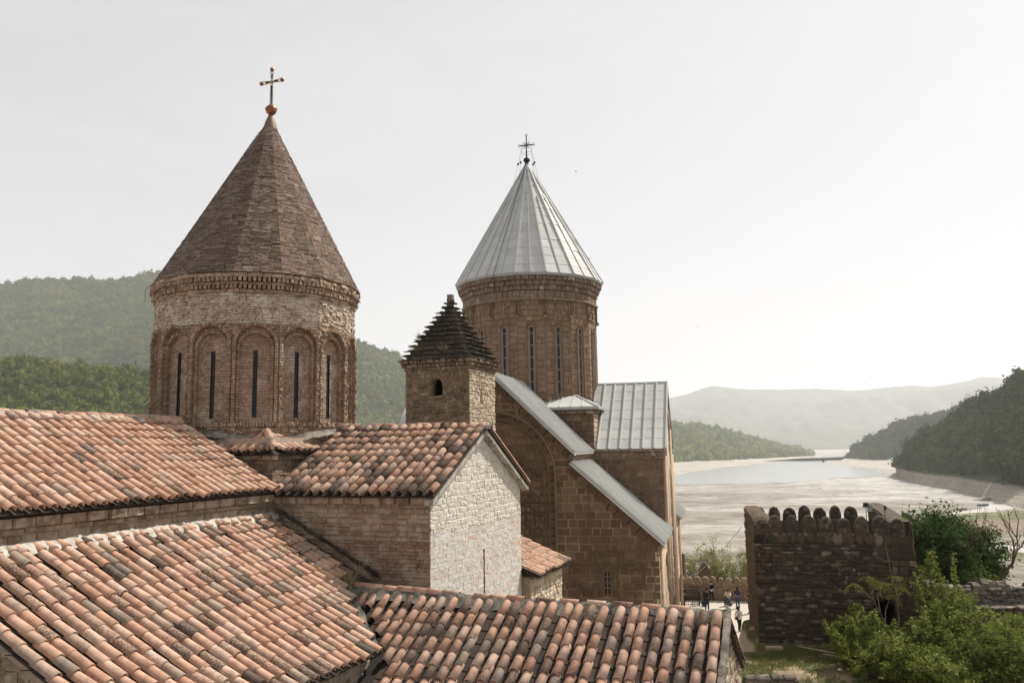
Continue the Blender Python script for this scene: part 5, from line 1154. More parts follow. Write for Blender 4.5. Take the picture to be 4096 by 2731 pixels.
p = person('man in a dark green jacket and dark jeans seen from behind near the railing', (15.55, 68.9, 0), D(-25), dict(elL=(-.25, -.02, 1.12), wrL=(-.20, .12, .95), elR=(.25, .02, 1.13), wrR=(.19, .16, 1.0), chest=(0, .04, 1.33), head=(.0, .06, 1.61), crown=(0, .06, 1.68)), 'green_cloth', 'dark_denim', True, 'short', 'iron', 1.04)
MB().box(-.16, .16, -.27, -.13, 1.02, 1.42).mk('backpack', 'black_cloth', p)
p = person('woman in black with a jacket tied at her waist by the courtyard wall', (16.85, 72.8, 0), D(178), dict(elR=(.27, .10, 1.22), wrR=(.12, .20, 1.50), knL=(-.12, .03, .48), anL=(-.15, 0, .07), toL=(-.18, .13, .035), anR=(.14, 0, .07), toR=(.16, .13, .035)), 'black_cloth', 'black_cloth', False, 'short', 'shoe_white')
MB().lathe([(.155, .86), (.175, .96), (.165, 1.04)], 12).mk('tied_jacket', 'shoe_white', p, True)
person('person in a navy plaid shirt and jeans standing with back to the camera', (18.25, 69.6, 0), D(8), dict(elL=(-.26, .04, 1.12), wrL=(-.16, .18, 1.08), elR=(.26, .04, 1.12), wrR=(.16, .18, 1.06)), 'plaid_cloth', 'denim', True, 'long', 'iron')
person('seated person in a white top and jeans, half hidden by the plaid shirt', (17.85, 70.9, 0), D(140), dict(pelvis=(0, 0, .55), spine=(0, .04, .75), chest=(0, .08, .96), neck=(0, .10, 1.08), chin=(0, .14, 1.15), head=(0, .13, 1.23), crown=(0, .11, 1.29), shL=(-.18, .08, 1.02), shR=(.18, .08, 1.02), elL=(-.24, .16, .78), elR=(.24, .16, .78), wrL=(-.08, .34, .86), wrR=(.08, .34, .86), hpL=(-.1, .04, .53), hpR=(.1, .04, .53), knL=(-.12, .46, .55), knR=(.14, .46, .53), anL=(-.12, .44, .09), anR=(.14, .48, .09), toL=(-.12, .58, .04), toR=(.14, .62, .04)), 'white_cloth', 'denim', False, 'short', 'shoe_white')
o = MB().ball((0, 0, .2), .34, 9, 6, (1, .8, .7)).mk('boulder', 'greystone'); o.location = (17.87, 70.92, 0); tag(o, 'low boulder that the seated person in a white top sits on', 'boulder')
p = person('person in a black shirt looking at a phone beside the gate tower', (18.66, 67.5, 0), D(110), dict(elL=(-.24, .06, 1.14), wrL=(-.08, .26, 1.24), elR=(.24, .06, 1.14), wrR=(.08, .26, 1.22), head=(0, .05, 1.61), crown=(0, .05, 1.67)), 'black_cloth', 'charcoal_cloth', False, 'short', 'iron', 1.02)
MB().box(-.04, .04, .33, .342, 1.24, 1.38).mk('phone', 'iron', p)
person('person in black clothes leaning at the railing behind the church corner', (13.95, 70.55, 0), D(-40), dict(elL=(-.24, .06, 1.12), wrL=(-.14, .24, 1.06), elR=(.24, .05, 1.12), wrR=(.14, .24, 1.06)), 'black_cloth', 'black_cloth', False, 'short', 'iron', 1.02)

# ------------------------------------------------------------------ ruined wall on the right, low wall in the corner, loose things on the grass
RW = thing('ruined_wall', 'grey broken stone wall with a ledge running right from the gate tower', 'ruined wall', (22.36, 48.70, 2.00), -.02); RW.scale = (.85, .85, .85)
rw = MB(); rw.box(0, 14, .9, 1.8, -4, 3.25); rw.box(0, 14, -.1, .9, -4, 2.15); rw = rw.mk('core', 'fortmortar', RW)
Wu = Wall((0, .9, 0), (1, 0, 0), (0, -1, 0)); Wd_ = Wall((0, -.1, 0), (1, 0, 0), (0, -1, 0))
pc = Wu.courses('stone', 2.1, 3.3, .30, .55, lambda z: [(0, 14)], .14, .02, .35, .6, .6, .15, .12, .2)
emit(rw, 'stone', pc, 'greystone', 110, RW)
pc = Wd_.courses('stone', -2, 2.2, .32, .6, lambda z: [(0, 14)], .14, .03, .35, .6, .6, .15, .12, .2); emit(rw, 'stone', pc, 'forta', 60, RW)
pc = []
x = 0
while x < 13.8:
    l = random.uniform(.35, 1.0); h = random.uniform(.18, .5) + .15*math.sin(x*1.3)
    pc.append(('stone', random.randrange(14), mat4((x+l/2, 1.30 + random.uniform(-.1, .1), 3.2), (l*.95, random.uniform(-.06, .06), random.uniform(-.08, .08)), (0, random.uniform(-.1, .1), h), (0, -random.uniform(.8, 1.0), random.uniform(-.08, .08))))); x += l
x = 0
while x < 13.8:
    l = random.uniform(.4, 1.1); pc.append(('stone', random.randrange(14), mat4((x+l/2, .38 + random.uniform(-.06, .06), 2.1), (l*.95, 0, random.uniform(-.05, .05)), (0, 0, random.uniform(.08, .2)), (0, -1.02, random.uniform(-.06, .06))))); x += l
emit(rw, 'cap_stone', pc, 'greystone', 60, RW)
LW = thing('retaining_wall', 'low dark drystone retaining wall below the grass at the foot of the tile roof', 'retaining wall', (11.39, 42.84, 1.66), 0); LW.scale = (.85, .85, .85)
lw = MB().box(0, 3.1, 0, .5, -3, .0).mk('core', 'fortmortar', LW)
W = Wall((0, .0, 0), (1, 0, 0), (0, -1, 0)); pc = W.courses('stone', -2.2, .02, .36, .8, lambda z: [(0, 3.1)], .16, .02, .25, .4, .4, .06, .04); pc += [('stone', i, mat4((.4+.75*i, .12, .0), (.7, 0, .02), (0, .0, .22), (0, -.6, 0))) for i in range(4)]
emit(lw, 'stone', pc, 'greystone', 40, LW)
m = MB(); m.prism([(-.55, 0), (.55, 0), (.53, .3), (-.55, .3)], (0, 1, 0), -.18, .2, (1, 0, 0), (0, 0, 1)); o = m.mk('stone_block', 'rubblemortar'); o.scale = (.85,)*3; o.location = (14.28, 47.26, 1.95); o.rotation_euler = (0, .0, -.03); tag(o, 'cut rectangular stone block lying on the grass before the gate tower', 'stone block')
o = MB().ball((0, 0, .06), .14, 9, 6, (1.1, .9, .6)).mk('white_stone', 'mortar_pale'); o.scale = (.85,)*3; o.location = (16.23, 42.92, 2.00); tag(o, 'small white stone lying alone on the grass', 'stone')
for i, (a, b_, lab) in enumerate((((18.55, 56.3, .08), (20.75, 53.6, .10), 'long pale wooden pole lying on the grass by the shrubs'), ((19.5, 54.2, .06), (20.6, 53.0, .07), 'shorter weathered plank lying below the long pole on the grass'))):
    o = MB().obox(np.array(a)-a, np.array(b_)-a, .10 if i == 0 else .14, .06).mk('wooden_pole' if i == 0 else 'plank', 'wood'); o.scale = (.85,)*3; o.location = (a[0]*.85, a[1]*.85, a[2]*.85 + 2.0); tag(o, lab, 'pole' if i == 0 else 'plank')

# ------------------------------------------------------------------ boats and birds
def hull(L, w, h, n=10):
    V = []; F = []; st = [(.0, .62), (.12, .9), (.4, 1), (.7, .92), (.9, .55), (1.0, .06)]; prof = [(-1, 1), (-.92, .45), (-.5, .02), (.5, .02), (.92, .45), (1, 1)]
    for s_, k in st:
        for a, b_ in prof: V.append(((s_-.5)*L, a*w/2*k, h*(b_ + .22*s_*s_*(b_ > .5))))
    for i in range(len(st)-1):
        for j in range(5): F.append((i*6+j, i*6+j+1, i*6+j+7, i*6+j+6))
    F.append((0, 1, 2, 3, 4, 5)); return V, F
M['boat_white'] = flat('boat_white_paint', (.5, .5, .48), .5); M['boat_blue'] = flat('boat_blue_paint', (.10, .16, .24), .5); M['boat_grey'] = flat('boat_grey_wood', (.22, .19, .16), .8)
def boat(label, loc, yaw, L, w, h, mat, roof=False):
    t = thing('boat', label, 'boat', loc, yaw, 'boats stranded on the lake bed'); V, F = hull(L, w, h); obj('hull', V, F, mat, t)
    MB().box(-L*.42, L*.3, -w*.33, w*.33, h*.35, h*.42).mk('deck', 'boat_grey', t)
    for q in (-.25, .1): MB().box(L*q-.12, L*q+.12, -w*.42, w*.42, h*.62, h*.7).mk('bench', 'boat_grey', t)
    if roof:
        MB().box(-L*.4, L*.34, -w*.45, w*.45, h+1.15, h+1.25).mk('canopy', 'boat_white', t)
        for x in (-.38, .32):
            for y in (-.42, .42): MB().obox((L*x, w*y, h*.4), (L*x, w*y, h+1.15), .07, .07, (0, 1, 0)).mk('canopy_post', 'iron', t)
        MB().box(L*.05, L*.3, -w*.4, w*.4, h*.42, h+.7).mk('cabin', 'boat_grey', t)
boat('covered excursion boat with a white canopy, farthest of the stranded boats', (401.1, 708.4, -36.52), D(8), 10.5, 3.2, 1.4, 'boat_white', True)
boat('flat blue boat, middle of the stranded boats on the lake bed', (365.4, 649.6, -36.52), D(4), 9.6, 2.8, 1.25, 'boat_blue')
boat('open grey wooden boat, nearest of the stranded boats on the lake bed', (328.3, 611.8, -36.52), D(12), 9.2, 2.4, 1.2, 'boat_grey')
def bird(label, loc, yaw, span, flap, dark=True):
    t = thing('bird', label, 'bird', loc, yaw, 'small birds in flight')
    MB().ball((0, 0, 0), span*.07, 8, 6, (.9, 3.2, .8)).mk('body', 'iron', t, True)
    for s_ in (-1, 1):
        V = [(s_*span*.04, span*.07, .0), (s_*span*.04, -span*.05, .0), (s_*span*.25, -span*.02, span*flap*.5), (s_*span*.25, span*.10, span*flap*.5), (s_*span*.5, -span*.08, span*flap), (s_*span*.5, -span*.05, span*flap)]; V += [(a, b_, c-.008) for a, b_, c in V]
        obj('wing', V, [(0, 1, 2, 3), (3, 2, 4, 5), (9, 8, 7, 6), (11, 10, 8, 9), (0, 3, 9, 6), (3, 5, 11, 9), (1, 7, 8, 2), (2, 8, 10, 4), (4, 10, 11, 5)], 'iron', t)
    V = [(-.01, -span*.15, 0), (.01, -span*.15, 0), (span*.06, -span*.3, 0), (-span*.06, -span*.3, 0)]; V += [(a, b_, c-.01) for a, b_, c in V]; obj('tail', V, [(0, 1, 2, 3), (7, 6, 5, 4), (0, 4, 5, 1), (1, 5, 6, 2), (2, 6, 7, 3), (3, 7, 4, 0)], 'iron', t)
bird('dark swift with raised wings flying in front of the pale lake', (26.2, 70, 11.8), D(60), .52, .35)
bird('tiny bird gliding in the sky right of the metal cone', (5.9, 70, 37.6), D(100), .42, .12)
bird('tiny bird in the open sky above the lake valley', (20.7, 90, 26.4), D(80), .36, .15)
bird('tiny dark bird low over the far mountain skyline', (51.8, 120, 22.1), D(95), .5, .05)
bird('tiny swift close to the right edge of the metal cone', (5.13, 52, 25.45), D(30), .28, .3)
# ------------------------------------------------------------------ ground, lake bed, water, hills
def vnoise(x, y, seed=0):
    x = np.asarray(x, float); y = np.asarray(y, float); xi = np.floor(x).astype(np.int64); yi = np.floor(y).astype(np.int64); fx = x-xi; fy = y-yi
    fx = fx*fx*(3-2*fx); fy = fy*fy*(3-2*fy)
    def h(a, b):
        n = (a*374761393 + b*668265263 + seed*1442695) & 0x7fffffff; n = ((n ^ (n >> 13))*1274126177) & 0x7fffffff; return ((n ^ (n >> 16)) & 0xffff)/65535.0
    return (h(xi, yi)*(1-fx) + h(xi+1, yi)*fx)*(1-fy) + (h(xi, yi+1)*(1-fx) + h(xi+1, yi+1)*fx)*fy
def fbm(x, y, o=4, seed=0):
    s = 0; a = .5
    for i in range(o): s = s + a*vnoise(x*2**i, y*2**i, seed+i); a *= .5
    return s
def sst(t): t = np.clip(t, 0, 1); return t*t*(3-2*t)
def ground_z(x, y):
    edge = 78.5 - np.maximum(0, x-26)*1.0
    z = -38.5*sst((y-edge)/125.0) - 1.2*sst((y-edge)/5.0)
    z = z + .08*(fbm(x*.5, y*.5, 3, 3)-.5)*(y < edge)
    ye = 47.0 + 8.5*sst((x-13.4)/1.6); ter = (1-sst((y-ye)/2.0))*sst((x-9.0)/1.5)*(1-sst((x-40)/12))      # grass terrace in front of the tower
    z = z + 2.0*ter + .2*ter*(fbm(x*.4, y*.4, 3, 9)-.5)
    pit = sst((43.0-y)/.45)*sst((14.45-x)/.7)*sst((x-10.2)/1.0); z = z - 1.7*pit
    return z - .3*sst((44.2-y)/6.8)*(x > 13.6)
gx = np.concatenate([np.arange(-72, 8, 4.0), np.arange(8, 38, .4), np.arange(38, 190, 3.0)]); gy = np.concatenate([np.arange(-10, 34, 4.0), np.arange(34, 82, .4), np.arange(82, 226, 3.0)])
GX, GY = np.meshgrid(gx, gy, indexing='ij'); GZ = ground_z(GX, GY); ny = len(gy)
V = np.stack([GX, GY, GZ], -1).reshape(-1, 3); I = np.arange(len(gx)-1)[:, None]*ny + np.arange(ny-1)[None]; F = np.stack([I, I+ny, I+ny+1, I+1], -1).reshape(-1, 4)
b = NB('hill_ground'); sx = b.n('SeparateXYZ'); b.l(b.pos(), sx.inputs[0]); X_, Y_, Z_ = sx.outputs
n1 = b.noise(.55, 5, .6); n2 = b.noise(6, 6, .7); n3 = b.noise(.18, 3)
dust = b.ramp(n2, [(.3, (.36, .32, .27)), (.7, (.50, .46, .40))]); soil = b.ramp(n2, [(.3, (.26, .20, .125)), (.7, (.42, .34, .23))]); gr_ = b.ramp(n2, [(.3, (.055, .062, .022)), (.7, (.11, .115, .045))])
fg = b.step(b.math('ADD', n1, b.math('MULTIPLY', n3, .35)), .66, .78); near = b.mix(fg, gr_, soil)
fy = b.step(b.math('ADD', Z_, b.math('MULTIPLY', n1, .3)), 1.75, 1.35); c = b.mix(fy, near, dust)
fz = b.step(b.math('ADD', Z_, b.math('MULTIPLY', n1, 1.5)), -1.6, -.6); bank_c = b.ramp(n2, [(.3, (.30, .26, .20)), (.7, (.42, .37, .30))]); c = b.mix(fz, b.mix(b.step(n1, .5, .62), bank_c, gr_), c)
b.bump(n2, .05); b.out(c, .95)
kind(obj('ground', V, F, b.m, None, True), 'structure')

# lake bed: drying mud with streaks
b = NB('drying_mud'); vec = b.scalepos((.0026, .0042, .02)); s1 = b.noise(1.0, 7, .62, vec, 1.2); vec2 = b.scalepos((.02, .03, .1)); s2 = b.noise(1.0, 6, .65, vec2, .8); s3 = b.noise(.02, 5)
s4 = b.noise(1.0, 8, .7, b.scalepos((.0075, .012, .05)), 2.2); s5 = b.noise(1.0, 6, .6, b.scalepos((.05, .08, .2)), .6)
c = b.ramp(s1, [(.30, (.15, .138, .118)), (.44, (.20, .186, .164)), (.50, (.26, .246, .224)), (.545, (.40, .39, .37)), (.60, (.47, .46, .445)), (.64, (.30, .285, .262)), (.75, (.42, .41, .39))])
c = b.mix(.5, c, b.ramp(s4, [(.32, (.12, .108, .09)), (.47, (.22, .205, .18)), (.53, (.42, .41, .39)), (.60, (.25, .235, .21)), (.7, (.46, .45, .43))]))
c = b.mix(1.0, c, b.ramp(s5, [(.3, (.78,)*3), (.7, (1.15,)*3)]), 'MULTIPLY')
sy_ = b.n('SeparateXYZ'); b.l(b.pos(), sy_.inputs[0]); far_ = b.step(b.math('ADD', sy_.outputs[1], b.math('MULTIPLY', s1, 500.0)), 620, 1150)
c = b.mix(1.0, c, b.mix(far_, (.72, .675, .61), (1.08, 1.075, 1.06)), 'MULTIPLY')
for sc_, wd_, dk in (((.0035, .0050, .01), .012, .9), ((.008, .011, .01), .010, .7), ((.018, .022, .01), .012, .45)):
    f_ = b.step(b.math('ABSOLUTE', b.math('SUBTRACT', b.noise(1.0, 5, .6, b.scalepos(sc_), 1.8), .5)), .0, wd_); c = b.mix(b.math('MULTIPLY', b.math('SUBTRACT', 1.0, f_), dk), c, (.10, .088, .072))
rough = b.ramp(s1, [(.45, (.75,)*3), (.62, (.42,)*3)]); b.bump(s2, .6); b.out(c, .7); b.l(rough, b.b.inputs['Roughness']); b.b.inputs['Specular IOR Level'].default_value = .12
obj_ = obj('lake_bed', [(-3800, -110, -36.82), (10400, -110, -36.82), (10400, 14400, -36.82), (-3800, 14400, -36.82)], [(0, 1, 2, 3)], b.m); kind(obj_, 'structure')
b = NB('lake_water'); b.bump(b.noise(1.0, 3, .5, b.scalepos((.15, .05, .1))), .05); b.out((.27, .285, .285), .16); b.b.inputs['Specular IOR Level'].default_value = .5
WT = [(-420, 1141), (83.3, 1137.9), (212.4, 1113.4), (259.8, 1087.8), (310.2, 1092), (385.7, 1119.7), (476, 1220.8), (524.3, 1234.8), (562.5, 1269.8), (616, 1379), (658, 1505), (716.8, 1736), (742, 1862), (784, 1988), (896, 2380), (1254.4, 3227), (2100, 7000), (1700, 7000), (1176, 3227), (968.4, 2680.7), (733.3, 2322.6), (491.4, 1926.4), (358.4, 1642.2), (265.6, 1388.8), (100.8, 1380.4), (-420, 1386)]
pw = []
for (x0, y0), (x1, y1) in zip(WT, WT[1:]+WT[:1]):
    for i in range(8): q = i/8; k = 26*(vnoise((x0+(x1-x0)*q)*.03, (y0+(y1-y0)*q)*.03, 4)-.5); pw.append((x0+(x1-x0)*q + k, y0+(y1-y0)*q + k*1.5, -36.70))
kind(obj('lake_water', pw, [list(range(len(pw)))], b.m), 'structure')
def strip(name, path, w, z, mat, kd='structure'):
    V = []; F = []; P = []
    for (a, b_) in zip(path[:-1], path[1:]):
        for i in range(10): P.append(np.array(a, float) + (np.array(b_, float)-np.array(a, float))*i/10)
    P.append(np.array(path[-1], float))
    for _ in range(4): P = [P[0]] + [(P[i-1]+P[i]*2+P[i+1])/4 for i in range(1, len(P)-1)] + [P[-1]]
    for i, p in enumerate(P):
        d = P[min(i+1, len(P)-1)]-P[max(0, i-1)]; d /= np.linalg.norm(d); nrm = np.array((-d[1], d[0])); ww = w*(.8+.5*vnoise(i*.35, 1.7, 5)); V += [(*(p+nrm*ww/2), z), (*(p-nrm*ww/2), z)]
    for i in range(len(P)-1): F.append((2*i, 2*i+1, 2*i+3, 2*i+2))
    return kind(obj(name, V, F, mat), kd)
M['wet_silt'] = masonry('wet_silt', [(0.381, 0.367, 0.34), (0.422, 0.408, 0.388)], .3, .05, [(.04, .5, .62, (.42, .39, .35), .6)], (2, .02), .5)
M['bare_bank'] = None
strip('river_channel', [(520.8, 1141), (496, 1040.2), (467.6, 917), (450.8, 826), (445.2, 778.4), (424.2, 723.8), (396.2, 673.4), (366.8, 630), (333.2, 599.2), (287, 562.8)], 18.2, -36.72, 'wet_silt')
strip('river_channel', [(231, 436.8), (232.5, 410.5), (233.7, 385.4), (236.6, 366.8), (240.8, 336)], 9.8, -36.72, 'wet_silt')
M['pasture'] = masonry('valley_pasture', [(0.072, 0.0828, 0.0324), (0.0936, 0.101, 0.0432)], .4, .2, [(.06, .5, .62, (.26, .23, .15), .6)], (3, .05))
kind(obj('grass_flat', [(287, 571.2, -36.62), (324.8, 590.8, -36.62), (368.2, 603.4, -36.62), (420, 616, -36.62), (420, 498.4, -36.62), (321.7, 504, -36.62), (307.7, 508.2, -36.62), (266, 520.8, -36.62)], [tuple(range(8))], 'pasture'), 'structure')
kind(obj('grass_flat', [(221.2, 408.8, -36.62), (227.4, 378, -36.62), (240.8, 363.6, -36.62), (280, 352.8, -36.62), (280, 330.4, -36.62), (215.2, 336, -36.62), (207.2, 366.8, -36.62)], [tuple(range(7))], 'pasture'), 'structure')
M['brown_bank'] = masonry('brown_eroded_bank', [(.16, .12, .09), (.22, .17, .13)], .5, .3, [(.5, .55, .66, (.36, .32, .27), .7)], (1.2, .3))
bx_ = np.linspace(0, 1, 24); V = []; F = []
for i, q in enumerate(bx_):
    top = np.array((252+210*q, 524 - 28*q)) + (0, 7*(vnoise(q*9, 0, 6)-.5)); bot = np.array((241+196*q, 462-39*q)) + (0, 10*(vnoise(q*7, 3, 6)-.5)); V += [(*(top+(0, 3)), -35.32), (*top, -35.02), (*(top+(bot-top)*.1), -36.12), (*(top+(bot-top)*.6), -36.47), (*bot, -36.80)]
for i in range(23):
    for j in range(4): F.append((i*5+j, i*5+j+1, i*5+j+6, i*5+j+5))
kind(obj('river_bank', V, F, 'brown_bank'), 'structure')

def foliage_quads(name, C, Nn, size, mat, parent=None, aspect=.7, kd=None, jitter=.8):
    """one small four-sided leaf or leaf cluster per centre, facing roughly along Nn"""
    n = len(C); Nn = Nn + RNG.normal(0, jitter, (n, 3)); Nn /= np.linalg.norm(Nn, axis=1)[:, None]
    T = np.cross(Nn, RNG.normal(0, 1, (n, 3))); T /= np.maximum(1e-6, np.linalg.norm(T, axis=1))[:, None]; B_ = np.cross(Nn, T)
    sz = (np.asarray(size)*RNG.uniform(.6, 1.35, n))[:, None]; a = T*sz*.5; b_ = B_*sz*.5*aspect; fold = Nn*sz*.10
    V = np.stack([C-a, C+b_-fold, C+a, C-b_-fold], 1).reshape(-1, 3); F = np.arange(n*4).reshape(n, 4)
    o = obj(name, V, F, mat, parent)
    if kd: kind(o, kd)
    return o
def polyline(P, q):
    P = np.array(P, float); d = np.concatenate([[0], np.cumsum(np.linalg.norm(np.diff(P, axis=0), axis=1))]); t = q*d[-1]
    return np.stack([np.interp(t, d, P[:, k]) for k in range(3)], -1)
def hillmat(name, soil, green, zlo, scale=.05):
    b = NB(name); sx = b.n('SeparateXYZ'); b.l(b.pos(), sx.inputs[0]); n = b.noise(scale, 6, .65); st = b.noise(1.0, 4, .6, b.scalepos((.01, .01, 1.1)))
    so_ = b.mix(1.0, b.ramp(n, [(.3, tuple(c*.75 for c in soil)), (.7, soil)]), b.ramp(st, [(.35, (.72,)*3), (.65, (1.1,)*3)]), 'MULTIPLY'); g_ = b.ramp(n, [(.3, tuple(c*.6 for c in green)), (.7, green)])
    f = b.step(b.math('ADD', sx.outputs[2], b.math('MULTIPLY', n, 5)), zlo+1, zlo+3.5); b.bump(n, 1.0); return b.out(b.mix(f, so_, g_), .95)
def hill(name, ridge, foot, bank, mat, ni, nj, amp, fs, seed, back=200, curve=1.15):
    """hillside grid from the lake bed (bank) over the forest foot to the ridge and down behind"""
    q = np.linspace(0, 1, ni); R_ = polyline(ridge, q); Fo = polyline(foot, q); rows = []
    if bank is not None:
        Bk = polyline(bank, q)
        for t in np.linspace(0, .999, 8): p = Bk + (Fo-Bk)*t; p[:, 2] = Bk[:, 2] + (Fo[:, 2]-Bk[:, 2])*(t**.9) + (.5*np.sin(t*38) if False else 0); rows.append(p)
    nb_ = len(rows)
    for t in np.linspace(0, 1, nj):
        p = Fo + (R_-Fo)*t; p[:, 2] = Fo[:, 2] + (R_[:, 2]-Fo[:, 2])*t**curve
        w = np.sin(math.pi*min(1, t))*.9 + .12*t; n = fbm(p[:, 0]/fs, p[:, 1]/fs, 5, seed)-.48; rid = np.abs(fbm(p[:, 0]/fs*1.4 + 7, p[:, 1]/fs*.8, 4, seed+5)-.47)*2 - .25
        p[:, 2] += amp*w*(n*.8 + rid); rows.append(p)
    dv = R_[:, :2]-Fo[:, :2]; dv /= np.linalg.norm(dv, axis=1)[:, None]
    for t in (.5, 1): p = R_.copy(); p[:, :2] += dv*back*t; p[:, 2] = R_[:, 2] + (-38 - R_[:, 2])*t*t; rows.append(p)
    A_ = np.stack(rows, 1); nr = A_.shape[1]; V = A_.reshape(-1, 3); I = np.arange(ni-1)[:, None]*nr + np.arange(nr-1)[None]; F = np.stack([I, I+nr, I+nr+1, I+1], -1).reshape(-1, 4)
    kind(obj(name, V, F, mat, None, True), 'structure'); return A_[:, nb_:nb_+nj]
def crowns(name, Gd, spacing, rad, per, qs, mat, seed, keep=None, core=True):
    r = np.random.default_rng(seed); a = Gd[:-1, :-1]; b_ = Gd[1:, :-1]; c_ = Gd[:-1, 1:]; d_ = Gd[1:, 1:]
    ar = np.linalg.norm(np.cross(b_-a, c_-a), axis=-1).ravel(); n = int(ar.sum()/spacing**2); idx = r.choice(len(ar), n, p=ar/ar.sum())
    u = r.random((n, 1)); v = r.random((n, 1)); A_, B_, C_, D_ = (t.reshape(-1, 3)[idx] for t in (a, b_, c_, d_)); P = A_*(1-u)*(1-v) + B_*u*(1-v) + C_*(1-u)*v + D_*u*v
    fm = fbm(P[:, 0]/(spacing*9), P[:, 1]/(spacing*9), 4, seed+3); 
    R_ = rad*(.8+.42*np.clip((fm-.3)/.4, 0, 1))*np.clip(r.lognormal(-.08, .33, n), .45, 1.9); H = R_*r.uniform(.9, 1.3, n); P = P + np.stack([0*R_, 0*R_, H*.55], -1)
    m = n*per; w = r.normal(0, 1, (m, 3)); w[:, 2] = np.abs(w[:, 2])*.9 - .15; w /= np.linalg.norm(w, axis=1)[:, None]; k = np.repeat(np.arange(n), per)
    lump = 1 + .28*np.sin(w[:, 0]*5 + k*1.7)*np.sin(w[:, 1]*4 + k*.9) + r.normal(0, .06, m)
    C = P[k] + w*np.stack([R_[k], R_[k], H[k]], -1)*lump[:, None]
    nn = w.copy(); nn[:, 2] += .25; foliage_quads(name, C, nn, qs*R_[k]/rad, mat, None, .8, 'stuff', .45)
    if core:
        base = np.array([(math.cos(t)*s_, math.sin(t)*s_, z) for z, s_ in ((-.6, .8), (.25, .85), (.72, .45)) for t in np.linspace(0, 2*math.pi, 7)[:-1]]); fb = [(i*6+j, i*6+(j+1) % 6, (i+1)*6+(j+1) % 6, (i+1)*6+j) for i in (0, 1) for j in range(6)] + [(12, 13, 14, 15), (12, 15, 16, 17)]
        V = (P[:, None] + base[None]*np.stack([R_, R_, H], -1)[:, None]*.9).reshape(-1, 3); F = (np.array(fb)[None] + (np.arange(n)*18)[:, None, None]).reshape(-1, 4); kind(obj(name, V, F, mat), 'stuff')
FAR = [(-868, 11935, 527), (901.2, 11935, 558.4), (1630.9, 11935, 601.2), (2217.3, 11935, 690.2), (2586.2, 11935, 786.3), (2919.1, 11935, 879.8), (3173.8, 11935, 857.3), (3464.4, 11935, 827), (3938.1, 11935, 808.6), (4450.8, 11935, 836.8), (4995.8, 11935, 795.1), (5508.7, 11935, 819.9), (5839, 11935, 840.2), (6129.6, 11935, 821), (6499, 11935, 869.8), (6834.6, 11935, 945.2), (7124.3, 11935, 914.8), (7463.9, 11935, 799.5), (8008.2, 11935, 626.5), (9765, 11935, 592.1)]
M['hill_far'] = hillmat('far_mountain_forest', (.3, .27, .22), (.055, .075, .04), -60, .012)
hill('mountains', FAR, [(p[0]*.62, 7400, -30) for p in FAR], None, M['hill_far'], 340, 100, 520, 1300, 3, 1200, 1.15)
H2 = [(-253.1, 3670.8, 129.4), (275.9, 3670.8, 125.2), (499, 3670.8, 116.1), (710.8, 3670.8, 107.3), (843.9, 3767.4, 102.2), (993.7, 3864, 82.4), (1164.3, 4057.2, 41.2), (1377.2, 4347, 4.5), (1607.8, 4636.8, -19.1)]
H2f = [(-289.8, 2569.6, -33.6), (188, 2544.4, -33.6), (470.4, 2451.7, -33.6), (677.6, 2652.6, -33.6), (992.6, 3139.5, -35.6), (1255.8, 3489.2, -35.6), (1584.2, 4347, -39.4)]
H2b = [(-210, 1400, -37), (100.8, 1379, -37), (273, 1400, -37), (491.4, 1932, -37), (733.3, 2331, -37), (924, 2632, -37), (1176, 3206, -37)]
M['hill_mid'] = hillmat('mid_hill_forest', (.40, .37, .32), (.06, .10, .03), -23.5)
g2 = hill('hill', H2, H2f, H2b, M['hill_mid'], 120, 30, 55, 320, 13, 350)
crowns('distant_wood', g2, 14, 9, 7, 8.5, 'forest_hazed', 21)
H3 = [(1008.5, 2520, -26.2), (1026.5, 2520, -6.7), (1120.6, 2553.6, 33.8), (1249.1, 2587.2, 83.3), (1395, 2620.8, 107.5), (1495.8, 2654.4, 131.6), (1641.2, 2688, 170.4), (1789.8, 2721.6, 203.6)]
H3f = [(1012.2, 2520, -30.9), (950.5, 2254.1, -30.9), (952.7, 2151.7, -30.9), (958.8, 2053.7, -30.9), (966, 1930.3, -30.9), (1176, 1848, -30.9)]
H3b = [(833.8, 2165.2, -37), (752.2, 1852.6, -37), (730.7, 1675.7, -37), (712.9, 1529.8, -37), (686.4, 1384.2, -37), (840, 1260, -37)]
g3 = hill('hill', H3, H3f, H3b, M['hill_mid'], 90, 30, 30, 180, 23, 280, .95)
crowns('distant_wood', g3, 10, 7.6, 18, 4.9, 'forest_near', 31)
H4 = [(580.5, 1260, -16.7), (585.4, 1253, -9.1), (598.1, 1246, 2), (614.8, 1232, 15.8), (631.9, 1190, 37.4), (638.5, 1134, 59), (641.7, 1078, 76.6), (640.2, 1022, 91), (653.1, 966, 110.4), (668.8, 924, 119.7)]
H4f = [(558.6, 1213.8, -22.1), (512.4, 1071.8, -22.1), (491.8, 991.8, -22.1), (468.4, 866.2, -22.1), (427.1, 737.2, -22.1), (409.8, 667.7, -22.1), (388.9, 576.8, -22.1)]
H4b = [(602, 1302, -37), (543.2, 1162, -37), (487.2, 996.8, -37), (456.4, 865.2, -37), (414.4, 735, -37), (385, 651, -37), (366.8, 561.4, -37)]
M['hill_near'] = hillmat('near_hill_forest', (.36, .32, .265), (.05, .07, .028), -23.5)
g4_ = hill('hill', H4, H4f, H4b, M['hill_near'], 110, 36, 22, 125, 33, 210, .95)
crowns('hillside_wood', g4_, 7.2, 6.0, 52, 2.3, 'forest_near', 41)
